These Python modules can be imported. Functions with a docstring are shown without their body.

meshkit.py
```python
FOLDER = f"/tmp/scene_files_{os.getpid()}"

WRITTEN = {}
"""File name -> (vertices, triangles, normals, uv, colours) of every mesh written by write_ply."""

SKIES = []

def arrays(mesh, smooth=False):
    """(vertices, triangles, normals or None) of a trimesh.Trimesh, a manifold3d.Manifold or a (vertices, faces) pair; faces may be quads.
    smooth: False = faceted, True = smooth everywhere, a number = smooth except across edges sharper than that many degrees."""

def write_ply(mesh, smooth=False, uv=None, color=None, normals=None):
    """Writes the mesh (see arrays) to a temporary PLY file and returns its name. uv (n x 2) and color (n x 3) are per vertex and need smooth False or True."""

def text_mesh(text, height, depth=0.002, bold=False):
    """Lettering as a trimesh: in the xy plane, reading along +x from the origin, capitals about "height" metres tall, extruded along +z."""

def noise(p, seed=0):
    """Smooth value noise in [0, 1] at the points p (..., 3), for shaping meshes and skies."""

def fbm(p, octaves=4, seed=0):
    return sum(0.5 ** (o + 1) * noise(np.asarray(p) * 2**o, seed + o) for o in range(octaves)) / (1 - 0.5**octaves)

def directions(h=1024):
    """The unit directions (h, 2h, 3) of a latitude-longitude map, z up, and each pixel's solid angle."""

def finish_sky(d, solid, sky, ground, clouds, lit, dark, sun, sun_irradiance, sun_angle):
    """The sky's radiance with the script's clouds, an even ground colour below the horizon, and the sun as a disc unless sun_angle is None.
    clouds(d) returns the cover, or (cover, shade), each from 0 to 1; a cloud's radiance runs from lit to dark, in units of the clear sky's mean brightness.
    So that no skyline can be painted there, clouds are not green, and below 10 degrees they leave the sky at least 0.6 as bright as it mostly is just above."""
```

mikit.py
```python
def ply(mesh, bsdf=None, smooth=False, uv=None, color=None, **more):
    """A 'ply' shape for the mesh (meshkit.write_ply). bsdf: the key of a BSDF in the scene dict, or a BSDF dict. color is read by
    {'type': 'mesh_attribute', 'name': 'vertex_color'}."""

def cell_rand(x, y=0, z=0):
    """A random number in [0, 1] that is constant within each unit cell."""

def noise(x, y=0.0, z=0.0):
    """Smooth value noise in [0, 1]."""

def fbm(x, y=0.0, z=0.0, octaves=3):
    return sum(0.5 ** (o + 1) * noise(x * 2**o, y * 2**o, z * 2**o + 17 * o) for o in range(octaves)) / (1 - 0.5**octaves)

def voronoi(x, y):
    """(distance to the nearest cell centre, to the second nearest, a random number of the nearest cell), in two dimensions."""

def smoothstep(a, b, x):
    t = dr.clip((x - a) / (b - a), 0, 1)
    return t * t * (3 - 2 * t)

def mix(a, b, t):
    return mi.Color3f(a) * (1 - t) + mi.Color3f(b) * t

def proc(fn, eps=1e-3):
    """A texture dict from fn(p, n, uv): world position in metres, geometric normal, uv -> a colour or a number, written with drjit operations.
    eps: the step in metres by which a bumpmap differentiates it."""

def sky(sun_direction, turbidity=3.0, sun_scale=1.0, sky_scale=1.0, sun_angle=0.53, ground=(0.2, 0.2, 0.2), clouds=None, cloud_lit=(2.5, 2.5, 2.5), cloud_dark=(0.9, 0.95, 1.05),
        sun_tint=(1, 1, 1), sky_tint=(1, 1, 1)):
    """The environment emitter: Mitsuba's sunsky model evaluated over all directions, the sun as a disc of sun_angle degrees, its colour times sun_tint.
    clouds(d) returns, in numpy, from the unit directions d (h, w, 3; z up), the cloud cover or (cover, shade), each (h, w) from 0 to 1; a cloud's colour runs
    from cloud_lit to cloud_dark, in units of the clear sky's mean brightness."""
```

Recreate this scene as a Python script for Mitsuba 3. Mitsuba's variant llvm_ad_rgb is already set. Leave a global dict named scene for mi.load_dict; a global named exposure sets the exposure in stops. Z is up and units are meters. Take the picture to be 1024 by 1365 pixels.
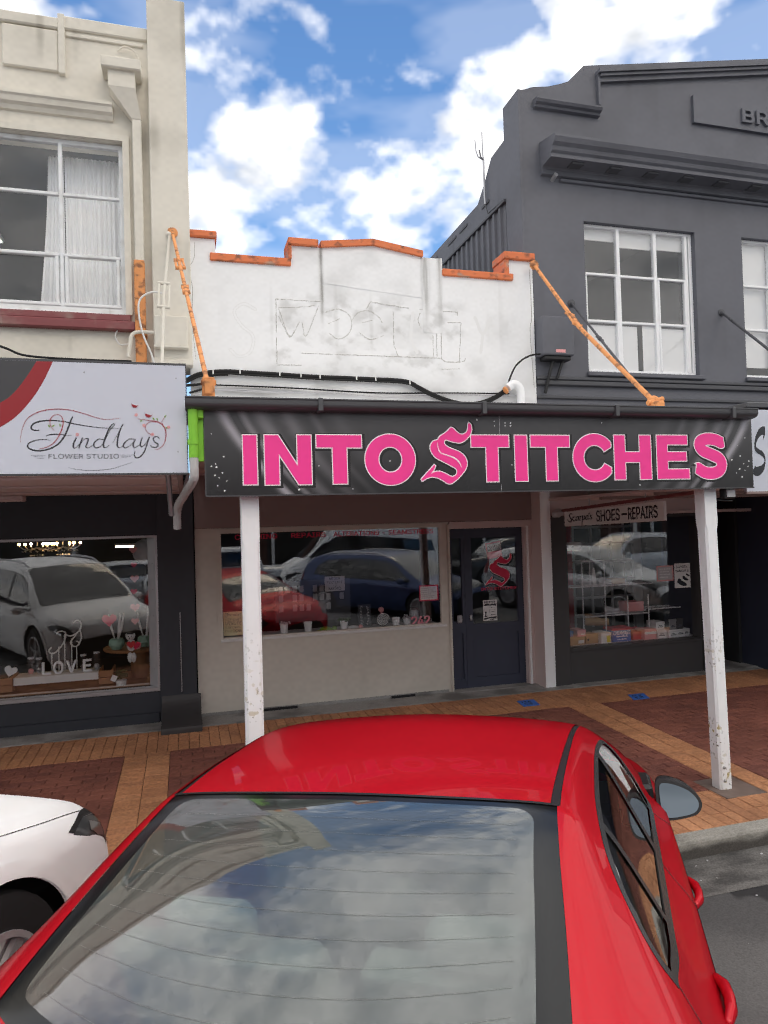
import math, random
import numpy as np
import trimesh, manifold3d
import shapely
from shapely.geometry import Polygon, LineString, Point, box as sbox, MultiPolygon
from shapely.ops import unary_union
from shapely import affinity
import drjit as dr
import mitsuba as mi
import mikit, meshkit
from mikit import noise, fbm, smoothstep, mix, cell_rand, proc

T = mi.ScalarTransform4f
random.seed(7)
rng = np.random.default_rng(7)
scene, labels = {}, {}

# ------------------------------------------------------------------ camera, sky, exposure
exposure = 2.1
YAW, PITCH, ROLL = math.radians(15.9), math.radians(1.2), math.radians(-1.71)
_f = np.array([math.sin(YAW) * math.cos(PITCH), math.cos(YAW) * math.cos(PITCH), math.sin(PITCH)])
_r = np.array([math.cos(YAW), -math.sin(YAW), 0.0])
_u = np.cross(_r, _f)
_up = math.cos(ROLL) * _u - math.sin(ROLL) * _r
CAM = np.array([0.0, 0.0, 2.0])
scene['camera'] = {'type': 'perspective', 'fov': math.degrees(2 * math.atan(512 / 934)), 'fov_axis': 'x', 'near_clip': 0.05, 'far_clip': 500.0,
                   'to_world': T().look_at(origin=CAM.tolist(), target=(CAM + _f).tolist(), up=_up.tolist())}

def clouds(d):
    """Broken cumulus: banks in front of the street, an even broken cover elsewhere."""
    x, y, z = d[..., 0], d[..., 1], np.maximum(d[..., 2], 1e-3)
    az, el = np.degrees(np.arctan2(x, y)), np.degrees(np.arcsin(np.clip(z, -1, 1)))
    P3 = lambda k, kz, o=0.0: np.stack([d[..., 0] * k + o, d[..., 1] * k, d[..., 2] * kz + o], -1)
    wa = 11 * (meshkit.fbm(P3(8, 10), 5, 70) - .5); we = 6 * (meshkit.fbm(P3(8, 11, 5.0), 5, 80) - .5)
    a, e = az + wa, el + we
    bank = [(8.0, 28.6, 6.5, 3.4, 1.0), (3.0, 25.0, 6.0, 3.4, 1.0), (5.0, 33.2, 4.2, 1.9, .72), (1.5, 34.4, 3.2, 1.6, .66), (12.6, 35.8, 2.4, 1.6, .56), (8.0, 38.0, 6.0, 2.0, .5), (24.0, 42.0, 9.0, 4.0, .8), (18.0, 25.4, 5.5, 3.0, .95), (12.5, 24.6, 3.5, 2.2, .75),
            (24.0, 28.5, 4.2, 5.2, 1.05), (28.0, 32.0, 5.0, 4.4, 1.1), (33.0, 34.5, 6.0, 3.4, 1.0), (41.0, 35.5, 7.0, 2.4, .95), (26.0, 24.0, 6.0, 4.5, 1.0), (39.0, 27.0, 9.0, 5.5, .9), (-11., 34.8, 4.5, 3.2, .9), (-5.0, 20.0, 8.0, 4.0, .9), (14.0, 17.0, 16.0, 4.0, .9)]
    b = np.zeros(az.shape)
    for a0, e0, ra, re, w in bank:
        b = np.maximum(b, w * np.exp(-.9 * (((a - a0) / ra) ** 2 + ((e - e0) / re) ** 2)))
    n1 = meshkit.fbm(P3(15, 22), 6, 3)
    n0 = meshkit.fbm(P3(44, 60), 5, 8)
    q = np.stack([x / (z + .16), y / (z + .16), 0 * z + .3], -1)
    n2 = meshkit.fbm(q * 1.9, 7, 21)
    far = np.clip(np.maximum(np.maximum((az - 46) / 8, (-15 - az) / 8), (el - 37) / 22), 0, 1)
    far = far * far * (3 - 2 * far)
    field = (b + 1.1 * (n1 - .5) + .8 * (n0 - .5)) * (1 - far) + (.92 + 2.2 * (n2 - .445) + .45 * (n0 - .5)) * far
    cover = np.clip((field - .25) / .80, 0, 1) ** .85
    cover = cover * cover * (3 - 2 * cover)
    veil = np.clip((meshkit.fbm(P3(5, 14, 9.0), 5, 40) - .42) * 1.0, 0, .14)
    shade = np.clip(2.2 * (meshkit.fbm(P3(12, 22, 3.0), 5, 61) - .47) + .30 * (1 - cover) + (2.0 * (meshkit.fbm(q * 1.3 + 4, 5, 90) - .45)) * far, 0, .85)
    return np.maximum(cover, veil), shade * np.minimum(1, cover * 1.5)

SUN = (0.25, -0.80, 0.80)
scene['sky'] = mikit.sky(SUN, turbidity=2.8, sun_scale=0.10, sun_angle=24, sky_scale=1.0, clouds=clouds, cloud_lit=(3.15, 3.1, 3.05), cloud_dark=(1.35, 1.42, 1.5), sky_tint=(1.12, 1.30, 1.42))

# ------------------------------------------------------------------ helpers
_taken = set()
def numbered(name):
    k, i = name, 0
    while k in _taken:
        i += 1
        k = f'{name}_{i:03d}'
    _taken.add(k)
    return k

def tag(key, label=None, cat=None, group=None, kind=None):
    e = {}
    if label: e['label'] = label
    if cat: e['category'] = cat
    if group: e['group'] = group
    if kind: e['kind'] = kind
    labels[key] = e
    return key

def thing(name, label, cat, group=None):
    return tag(numbered(name), label, cat, group)

def add(name, mesh, mat, parent=None, smooth=False, label=None, cat=None, group=None, kind=None, normals=None, **more):
    key = numbered(f'{parent}__{name}' if parent else name)
    if isinstance(mesh, list): mesh = cat_(mesh)
    if normals is not None:
        scene[key] = {'type': 'ply', 'filename': meshkit.write_ply(mesh, normals=normals), 'face_normals': False, 'bsdf': {'type': 'ref', 'id': mat}, **more}
    else:
        scene[key] = mikit.ply(mesh, mat, smooth=smooth, **more)
    if label or cat or group or kind: tag(key, label, cat, group, kind)
    return key

def shared(name, plydict, mat, to_world, parent=None):
    key = numbered(f'{parent}__{name}' if parent else name)
    scene[key] = {**plydict, 'bsdf': {'type': 'ref', 'id': mat}, 'to_world': to_world}
    return key

def cat_(ms):
    return trimesh.util.concatenate([m if isinstance(m, trimesh.Trimesh) else tm(m) for m in ms])

def tm(m):
    a = m.to_mesh()
    return trimesh.Trimesh(np.array(a.vert_properties[:, :3]), np.array(a.tri_verts), process=False)

def hull(pts):
    return tm(manifold3d.Manifold.hull_points(np.asarray(pts, float)))

def bx(x0, x1, y0, y1, z0, z1, c=0.0):
    if c <= 0:
        m = trimesh.creation.box((x1 - x0, y1 - y0, z1 - z0)); m.apply_translation(((x0 + x1) / 2, (y0 + y1) / 2, (z0 + z1) / 2)); return m
    p = []
    for X, sx in ((x0, 1), (x1, -1)):
        for Y, sy in ((y0, 1), (y1, -1)):
            for Z, sz in ((z0, 1), (z1, -1)):
                p += [(X + sx * c, Y + sy * c, Z), (X + sx * c, Y, Z + sz * c), (X, Y + sy * c, Z + sz * c)]
    return hull(p)

def plate(poly, y, d):
    """A polygon in (x, z) as a slab from y (back) towards the street by d."""
    out = []
    for g in getattr(poly, 'geoms', [poly]):
        if g.area < 1e-7: continue
        m = trimesh.creation.extrude_polygon(g, d, engine='earcut')
        v = m.vertices.copy(); m.vertices = np.stack([v[:, 0], y - v[:, 2], v[:, 1]], 1)
        out.append(m)
    return trimesh.util.concatenate(out)

def slab(poly, z, d):
    """A polygon in (x, y) as a slab from z upwards by d."""
    ms = []
    for g in getattr(poly, 'geoms', [poly]):
        m = trimesh.creation.extrude_polygon(g, d, engine='earcut'); m.apply_translation((0, 0, z)); ms.append(m)
    return trimesh.util.concatenate(ms)

def profile_x(yz, x0, x1):
    """A polygon in (y, z) swept along x."""
    m = trimesh.creation.extrude_polygon(Polygon(yz), x1 - x0, engine='earcut')
    v = m.vertices.copy(); m.vertices = np.stack([x0 + v[:, 2], v[:, 0], v[:, 1]], 1)
    return m

def profile_y(xz, y0, y1):
    """A polygon in (x, z) swept along y."""
    return plate(Polygon(xz), y1, y1 - y0)

def tube(pts, r, sides=10, smooth_path=0):
    p = np.asarray(pts, float)
    if smooth_path: p = catmull(p, smooth_path)
    t = np.gradient(p, axis=0); t /= np.linalg.norm(t, axis=1, keepdims=True) + 1e-12
    n = np.zeros_like(p); ref = np.array([0, 0, 1.0]) if abs(t[0, 2]) < .9 else np.array([1.0, 0, 0])
    for i in range(len(p)):
        ref = ref - t[i] * (ref @ t[i]); ref /= np.linalg.norm(ref) + 1e-12; n[i] = ref
    b = np.cross(t, n); a = np.arange(sides) * 2 * np.pi / sides
    rr = np.broadcast_to(r, (len(p),))
    v = (p[:, None] + rr[:, None, None] * (np.cos(a)[None, :, None] * n[:, None] + np.sin(a)[None, :, None] * b[:, None])).reshape(-1, 3)
    f = []
    for i in range(len(p) - 1):
        for j in range(sides):
            k = (j + 1) % sides
            f += [(i * sides + j, i * sides + k, (i + 1) * sides + k), (i * sides + j, (i + 1) * sides + k, (i + 1) * sides + j)]
    for j in range(1, sides - 1):
        f += [(0, j + 1, j), ((len(p) - 1) * sides, (len(p) - 1) * sides + j, (len(p) - 1) * sides + j + 1)]
    return trimesh.Trimesh(v, f, process=False)

def catmull(p, n=8):
    p = np.asarray(p, float)
    if len(p) < 3: return p
    q = np.vstack([2 * p[0] - p[1], p, 2 * p[-1] - p[-2]]); out = []
    for i in range(len(p) - 1):
        a, b, c, d = q[i:i + 4]
        for t in np.linspace(0, 1, n, endpoint=False):
            out.append(.5 * (2 * b + (c - a) * t + (2 * a - 5 * b + 4 * c - d) * t * t + (3 * b - a - 3 * c + d) * t ** 3))
    return np.array(out + [p[-1]])

def lathe(profile, at=(0, 0, 0), n=24):
    m = trimesh.creation.revolve(np.asarray(profile, float), sections=n); m.apply_translation(at); return m

def ball(r, at, sc=(1, 1, 1), n=2):
    m = trimesh.creation.icosphere(subdivisions=n, radius=r); m.apply_scale(sc); m.apply_translation(at); return m

def rot_to(m, frm, to):
    m.apply_transform(trimesh.geometry.align_vectors(frm, to)); return m

def stroke(pts, w, n=8, closed=False):
    p = catmull(pts, n) if n else np.asarray(pts, float)
    return LineString(p).buffer(w / 2, cap_style='round', join_style='round', quad_segs=4)

def taper(pts, ws, n=6):
    """A pen stroke whose width changes along the way."""
    p = catmull(pts, n); w = np.interp(np.linspace(0, 1, len(p)), np.linspace(0, 1, len(ws)), ws)
    return unary_union([MultiPolygon([Point(p[i]).buffer(w[i] / 2, 5), Point(p[i + 1]).buffer(w[i + 1] / 2, 5)]).convex_hull if False else unary_union([Point(p[i]).buffer(w[i] / 2, 5), Point(p[i + 1]).buffer(w[i + 1] / 2, 5)]).convex_hull for i in range(len(p) - 1)])

def aff(poly, A):
    """A = [[xu, xv, x0], [zu, zv, z0]]: artwork units to metres on its board."""
    return affinity.affine_transform(poly, [A[0][0], A[0][1], A[1][0], A[1][1], A[0][2], A[1][2]])

def text_xz(s, h, x, y, z, depth=.002, bold=False, align='l', width=None):
    """Lettering that faces the street (-y): x is its left edge, z its base line."""
    m = meshkit.text_mesh(s, h, depth, bold)
    v = m.vertices.copy()
    w = v[:, 0].max() - v[:, 0].min(); v[:, 0] -= v[:, 0].min()
    if width: v[:, 0] *= width / w; w = width
    if align == 'c': v[:, 0] -= w / 2
    m.vertices = np.stack([x + v[:, 0], y - v[:, 2], z + v[:, 1]], 1)
    return m

# ------------------------------------------------------------------ materials
def mat(key, **bsdf): scene[key] = bsdf; return key
def two(d): return {'type': 'twosided', 'bsdf': d}
def rgb(c): return {'type': 'rgb', 'value': list(c)}
def plain(key, c, rough=.6, spec=.4, metal=0.0):
    mat(key, **two({'type': 'principled', 'base_color': rgb(c) if not isinstance(c, dict) else c, 'roughness': rough, 'specular': spec, 'metallic': metal}))
    return key
def gloss(key, c, alpha=.05):
    mat(key, **two({'type': 'roughplastic', 'diffuse_reflectance': rgb(c) if not isinstance(c, dict) else c, 'alpha': alpha, 'nonlinear': True})); return key

def grime(base, dirt, scale=1.0, amount=.5, streak=.5):
    def fn(p, n, uv):
        a = fbm(p.x * 2.1 * scale + 3, p.y * 2.1 * scale, p.z * 1.6 * scale, octaves=4)
        s = noise(p.x * 9 * scale, p.y * 9 * scale + 5, p.z * .8 * scale)
        sp = noise(p.x * 60, p.y * 60, p.z * 60)
        t = smoothstep(.42, .85, a) * amount + smoothstep(.62, .95, s) * streak * smoothstep(.35, .7, a) + smoothstep(.86, .97, sp) * .18 * amount
        return mix(base, dirt, dr.clip(t, 0, 1)) * (0.96 + .08 * noise(p.x * 23, p.y * 23, p.z * 23))
    return proc(fn)

plain('mat_cream', grime((.655, .625, .555), (.37, .35, .30), 1.0, .42, .60), .75, .3)
def _white(p, n, uv):
    a = fbm(p.x * 2.3, p.y * 2, p.z * 2.3, octaves=4)
    s = noise(p.x * 12, 1.5, p.z * .9)
    g1 = dr.exp(-dr.square((p.x - 1.585) / .022)) * smoothstep(4.25, 4.7, p.z) * (.55 + .5 * noise(p.x * 40, 0, p.z * 6))
    g2 = (dr.exp(-dr.square((p.x - 2.86) / .045)) + .9 * dr.exp(-dr.square((p.x - 3.045) / .03))) * smoothstep(4.1, 5.1, p.z) * (.4 + .7 * noise(p.x * 50, 2, p.z * 3))
    drip = smoothstep(.72, .9, noise(p.x * 7 + 31, 4.5, p.z * .35)) * smoothstep(4.2, 5.2, p.z) * noise(p.x * 60, 0, p.z * 5) * .5
    low = drip + smoothstep(4.05, 3.5, p.z) * .42 * noise(p.x * 5, 7, p.z * 5)
    panel = smoothstep(.25, .0, dr.maximum(dr.abs(p.x - 2.15) - 1.05, dr.abs(p.z - 4.25) - .32)) * smoothstep(.45, .75, fbm(p.x * 6, 3, p.z * 6, octaves=5)) * .30
    t = smoothstep(.5, .85, a) * .22 + smoothstep(.7, .95, s) * .14 + dr.minimum(g1 + g2, 1.0) * .85 + low + panel
    return mix((.76, .77, .785), (.22, .215, .20), dr.clip(t, 0, 1)) * (.965 + .07 * noise(p.x * 31, p.y * 31, p.z * 31))
plain('mat_whitewall', proc(_white), .8, .25)
plain('mat_faded', (.705, .712, .72), .85, .2)
plain('mat_ghost', (.40, .395, .38), .8, .2)
plain('mat_beige', grime((.60, .56, .50), (.47, .44, .39), .8, .35, .25), .7, .3)
plain('mat_taupe', (.27, .205, .195), .7, .3)
plain('mat_pink', (.60, .49, .475), .7, .3)
plain('mat_grey', grime((.116, .120, .142), (.080, .082, .096), .8, .5, .4), .62, .4)
plain('mat_greydark', (.07, .072, .082), .6, .4)
plain('mat_navy', (.036, .042, .070), .5, .45)
plain('mat_blackwall', (.030, .034, .044), .5, .45)
plain('mat_charcoal', (.05, .048, .050), .55, .4)
def _orange(p, n, uv):
    a = fbm(p.x * 14, p.y * 14, p.z * 14, octaves=4)
    b = smoothstep(.60, .75, fbm(p.x * 5 + 2, p.y * 5, p.z * 9, octaves=3))
    return mix(mix((.62, .165, .06), (.22, .075, .04), smoothstep(.48, .76, a)), (.30, .27, .22), b * .7)
plain('mat_orange', proc(_orange), .6, .4)
def _rust(p, n, uv):
    a = fbm(p.x * 20, p.y * 20, p.z * 20, octaves=4)
    return mix((.66, .285, .11), (.24, .11, .06), smoothstep(.47, .78, a))
plain('mat_rust', proc(_rust), .75, .3)
plain('mat_maroon', grime((.20, .055, .06), (.32, .29, .25), 3.0, .35, .3), .6, .4)
def _post(p, n, uv):
    lo = smoothstep(.42, .62, noise(p.x * 5 + 3, p.y * 5, p.z * 3.1))
    f = lo * smoothstep(.64, .72, fbm(p.x * 60, p.y * 60, p.z * 40, octaves=3)) * smoothstep(1.9, .0, p.z)
    l = lo * smoothstep(.70, .78, noise(p.x * 46 + 9, p.y * 46, p.z * 34)) * smoothstep(1.5, .1, p.z)
    dirt = smoothstep(.35, -.05, p.z) * .5 * noise(p.x * 18, p.y * 18, p.z * 9)
    c = mix((.76, .775, .80), (.45, .44, .42), dirt)
    return mix(mix(c, (.10, .085, .06), f), (.36, .27, .06), l)
plain('mat_post', proc(_post), .55, .4)
plain('mat_white', (.78, .79, .81), .45, .45)
plain('mat_offwhite', (.66, .66, .65), .5, .4)
plain('mat_winframe', grime((.70, .72, .74), (.38, .36, .33), 4, .35, .2), .5, .4)
plain('mat_alu', (.46, .46, .48), .35, .5, .6)
plain('mat_steel', (.34, .34, .35), .4, .5, .7)
plain('mat_gutter', (.055, .056, .062), .35, .5)
plain('mat_black', (.012, .012, .014), .5, .4)
plain('mat_rubber', (.014, .014, .015), .75, .3)
plain('mat_green', (.20, .52, .035), .5, .4)
plain('mat_pvc', (.42, .42, .42), .5, .4)
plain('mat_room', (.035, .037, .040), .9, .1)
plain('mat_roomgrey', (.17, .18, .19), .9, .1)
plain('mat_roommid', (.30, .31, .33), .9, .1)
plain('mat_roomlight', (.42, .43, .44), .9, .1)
plain('mat_curtain', (.82, .83, .84), .9, .1)
plain('mat_blind', (.63, .64, .65), .8, .2)
def _asphalt(p, n, uv):
    s = noise(p.x * 140, p.y * 140, 0.5); s2 = noise(p.x * 55 + 8, p.y * 55, 1.5)
    a = fbm(p.x * .9, p.y * .9, 0.0, octaves=4); w = fbm(p.x * 2.6 + 4, p.y * 2.6, 3.0, octaves=3)
    c = mix((.085, .084, .086), (.155, .152, .150), smoothstep(.3, .75, a)) * (.72 + .55 * s)
    c = mix(c, (.34, .33, .32), smoothstep(.90, .95, s2) * .7)
    return mix(c, (.022, .022, .024), smoothstep(.68, .72, w) * .8)
plain('mat_asphalt', proc(_asphalt), .8, .3)
def _conc(p, n, uv):
    a = fbm(p.x * 3, p.y * 3, p.z * 3, octaves=4); s = noise(p.x * 90, p.y * 90, p.z * 90)
    return mix((.30, .295, .285), (.16, .155, .15), smoothstep(.38, .75, a)) * (.85 + .3 * s)
def _chan(p, n, uv):
    a = fbm(p.x * 2.2, p.y * 7, 0.0, octaves=4); s = noise(p.x * 110, p.y * 110, 0.0)
    return mix((.155, .15, .145), (.07, .068, .067), smoothstep(.35, .7, a) + smoothstep(3.8, 3.88, p.y) * .6) * (.75 + .5 * s)
plain('mat_channel', proc(_chan), .85, .25)
plain('mat_concrete', proc(_conc), .85, .25)
def _kerb(p, n, uv):
    a = fbm(p.x * 4, p.y * 4, p.z * 9, octaves=4); s = noise(p.x * 120, p.y * 120, p.z * 120)
    wet = smoothstep(-.115, -.16, p.z + .05 * (a - .5) + .02 * noise(p.x * 14, 0, 0))
    return mix(mix((.30, .29, .265), (.17, .165, .15), smoothstep(.4, .7, a)), (.075, .07, .065), wet) * (.75 + .5 * s)
plain('mat_kerb', proc(_kerb), .85, .25)
def brickmat(key, a, b, seed):
    def fn(p, n, uv):
        s = noise(p.x * 70, p.y * 70, p.z * 70); f = fbm(p.x * 2.5, p.y * 2.5, 0.0, octaves=4)
        return mix(a, b, dr.clip(1.3 * (f - .25), 0, 1)) * (.74 + .46 * s)
    plain(key, proc(fn), .8, .3)
for _i, (_t, _q) in enumerate([((.47, .225, .118), (.205, .078, .060)), ((.425, .203, .110), (.228, .088, .066)), ((.505, .248, .132), (.182, .070, .056))]):
    brickmat(f'mat_brick_tan{_i}', _t, tuple(.62 * c for c in _t), 1)
    brickmat(f'mat_brick_red{_i}', _q, tuple(.66 * c for c in _q), 2)
plain('mat_joint', (.105, .075, .055), .95, .1)
plain('mat_padsteel', grime((.16, .12, .105), (.09, .06, .05), 4, .6, .3), .7, .4)
mat('mat_glass', type='thindielectric', int_ior=1.52)
mat('mat_glass_shop', type='thindielectric', int_ior=1.85)
mat('mat_glass_tint', type='thindielectric', int_ior=1.52, specular_transmittance=rgb((.50, .58, .53)))
mat('mat_glass_rear', type='blendbsdf', weight=.085, bsdf_0={'type': 'thindielectric', 'int_ior': 1.85, 'specular_transmittance': rgb((.62, .70, .66))}, bsdf_1=two({'type': 'diffuse', 'reflectance': rgb((.36, .42, .40))}))
mat('mat_glass_dark', type='thindielectric', int_ior=1.52, specular_transmittance=rgb((.22, .23, .23)))
gloss('mat_frit', (.012, .013, .015), .03)
mat('mat_mirror', type='conductor', specular_reflectance=rgb((.11, .13, .15)))
mat('mat_red_paint', **two({'type': 'blendbsdf', 'weight': .22,
    'bsdf_0': {'type': 'plastic', 'diffuse_reflectance': rgb((.50, .007, .017)), 'nonlinear': False, 'int_ior': 1.6},
    'bsdf_1': {'type': 'principled', 'base_color': rgb((.55, .010, .018)), 'metallic': .9, 'roughness': .35, 'clearcoat': 1.0, 'clearcoat_gloss': .97}}))
mat('mat_white_paint', **two({'type': 'principled', 'base_color': rgb((.84, .85, .86)), 'roughness': .35, 'specular': .4, 'clearcoat': 1.0, 'clearcoat_gloss': .97}))
mat('mat_silver_paint', **two({'type': 'principled', 'base_color': rgb((.58, .60, .62)), 'roughness': .35, 'metallic': .4, 'clearcoat': 1.0, 'clearcoat_gloss': .97}))
mat('mat_blue_paint', **two({'type': 'principled', 'base_color': rgb((.030, .055, .16)), 'roughness': .3, 'metallic': .3, 'clearcoat': 1.0, 'clearcoat_gloss': .97}))
gloss('mat_grey_paint', (.10, .105, .115), .04)
plain('mat_trim', (.012, .012, .013), .35, .5)
plain('mat_seat', (.24, .25, .245), .85, .2)
plain('mat_heater', (.17, .175, .17), .9, .05)
plain('mat_cabin', (.045, .047, .047), .8, .2)
plain('mat_chrome', (.62, .63, .65), .15, .5, .95)
gloss('mat_tail', (.35, .01, .015), .04)
gloss('mat_lens', (.10, .105, .11), .03)
gloss('mat_signwhite', (.76, .785, .85), .25)
gloss('mat_signgrey', (.10, .10, .11), .2)
gloss('mat_signred', (.48, .022, .035), .2)
gloss('mat_ink', (.014, .020, .035), .3)
gloss('mat_inkgrey', (.10, .11, .14), .3)
plain('mat_pinkface', (.88, .045, .30), .35, .4)
plain('mat_pinkline', (.88, .80, .84), .4, .4)
plain('mat_paper', (.70, .70, .70), .8, .2)
plain('mat_papergrey', (.46, .46, .48), .8, .2)
plain('mat_leafgreen', (.17, .30, .03), .6, .3)
plain('mat_redtext', (.62, .03, .085), .6, .3)
plain('mat_kraft', (.42, .28, .15), .8, .2)
plain('mat_wood', grime((.30, .145, .065), (.16, .07, .03), 3, .6, .6), .6, .3)
plain('mat_mint', (.30, .48, .38), .4, .4)
plain('mat_pinksoft', (.72, .33, .33), .6, .3)
plain('mat_pinknum', (.90, .34, .42), .5, .3)
plain('mat_yellow', (.65, .55, .05), .6, .3)
plain('mat_bluebox', (.02, .10, .36), .5, .4)
plain('mat_redbox', (.50, .025, .03), .5, .4)
plain('mat_bluepad', (.055, .16, .55), .6, .3)
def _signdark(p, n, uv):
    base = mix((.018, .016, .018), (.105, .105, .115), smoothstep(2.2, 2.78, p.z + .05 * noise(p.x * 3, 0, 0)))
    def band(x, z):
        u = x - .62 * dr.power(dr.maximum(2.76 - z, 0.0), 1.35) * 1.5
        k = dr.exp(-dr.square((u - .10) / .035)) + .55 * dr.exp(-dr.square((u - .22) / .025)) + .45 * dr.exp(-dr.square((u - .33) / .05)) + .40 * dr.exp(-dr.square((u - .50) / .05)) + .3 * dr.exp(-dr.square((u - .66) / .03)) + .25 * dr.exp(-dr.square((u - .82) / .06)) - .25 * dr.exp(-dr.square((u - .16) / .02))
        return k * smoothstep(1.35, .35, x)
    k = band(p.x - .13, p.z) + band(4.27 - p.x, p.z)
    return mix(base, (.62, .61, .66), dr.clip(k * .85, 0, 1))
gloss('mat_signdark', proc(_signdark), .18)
plain('mat_foliage', grime((.045, .075, .02), (.02, .035, .01), 2, .8, .2), .7, .3)
plain('mat_bark', (.10, .07, .05), .9, .1)
plain('mat_opp', grime((.42, .39, .34), (.26, .24, .21), .5, .5, .4), .8, .2)
plain('mat_opp_brick', (.24, .13, .10), .85, .2)
mat('mat_warm', type='diffuse', reflectance=rgb((.8, .7, .5)))

# ------------------------------------------------------------------ the setting: road, kerb, pavement
def pav(y): return -.025 * (7.92 - y)
def strip(profile, x0, x1, n=1):
    """A sheet along x from a (y, z) profile."""
    xs = np.linspace(x0, x1, n + 1); v = [(x, y, z) for x in xs for y, z in profile]; m = len(profile); f = []
    for i in range(n):
        for j in range(m - 1):
            a = i * m + j
            f += [(a, a + m, a + m + 1), (a, a + m + 1, a + 1)]
    t = trimesh.Trimesh(v, f, process=False)
    if t.face_normals[0][2] < 0: t.invert()
    return t
struct = lambda name, mesh, m, **k: add(name, mesh, m, kind='structure', **k)
struct('terrain', strip([(-400, -.9), (60, -.9)], -400, 400), 'mat_asphalt', label='dark sealed ground reaching away from the street')
road_profile = [(-13.9, -.52), (-10, -.42), (-4, -.07), (-1, -.02), (1.84, -.114), (3.0, -.175), (3.46, -.205)]
struct('road', strip(road_profile, -90, 90), 'mat_asphalt', label='grey asphalt road with dark damp patches beside the kerb')
struct('kerb_channel', strip([(3.46, -.203), (3.72, -.219), (3.89, -.214)], -90, 90), 'mat_channel', label='shallow concrete gutter channel along the foot of the kerb')
kp = [(3.885, -.30), (3.885, -.118), (3.892, -.104), (3.908, -.098), (4.0, -.0975), (4.0, -.30)]
struct('kerb', cat_([profile_x(kp, x, x + .996) for x in np.arange(-12, 16, 1.0)] + [profile_x(kp, -90, -12.01), profile_x(kp, 16.01, 90)]), 'mat_kerb', label='rough concrete kerb with a damp dark face')
struct('pavement', cat_([strip([(4.0, pav(4.0) - .013), (7.54, pav(7.54) - .013)], -90, 90)]), 'mat_joint', label='covered footpath of tan and dark red brick pavers')
struct('concrete_strip', bx(-90, 90, 7.54, 8.6, -.2, -.004), 'mat_concrete', label='worn concrete strip along the foot of the shopfronts')
PAD = (3.815, 4.185, 4.35, 4.73); PAD2 = (.18, .55, 4.35, 4.73)
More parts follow.
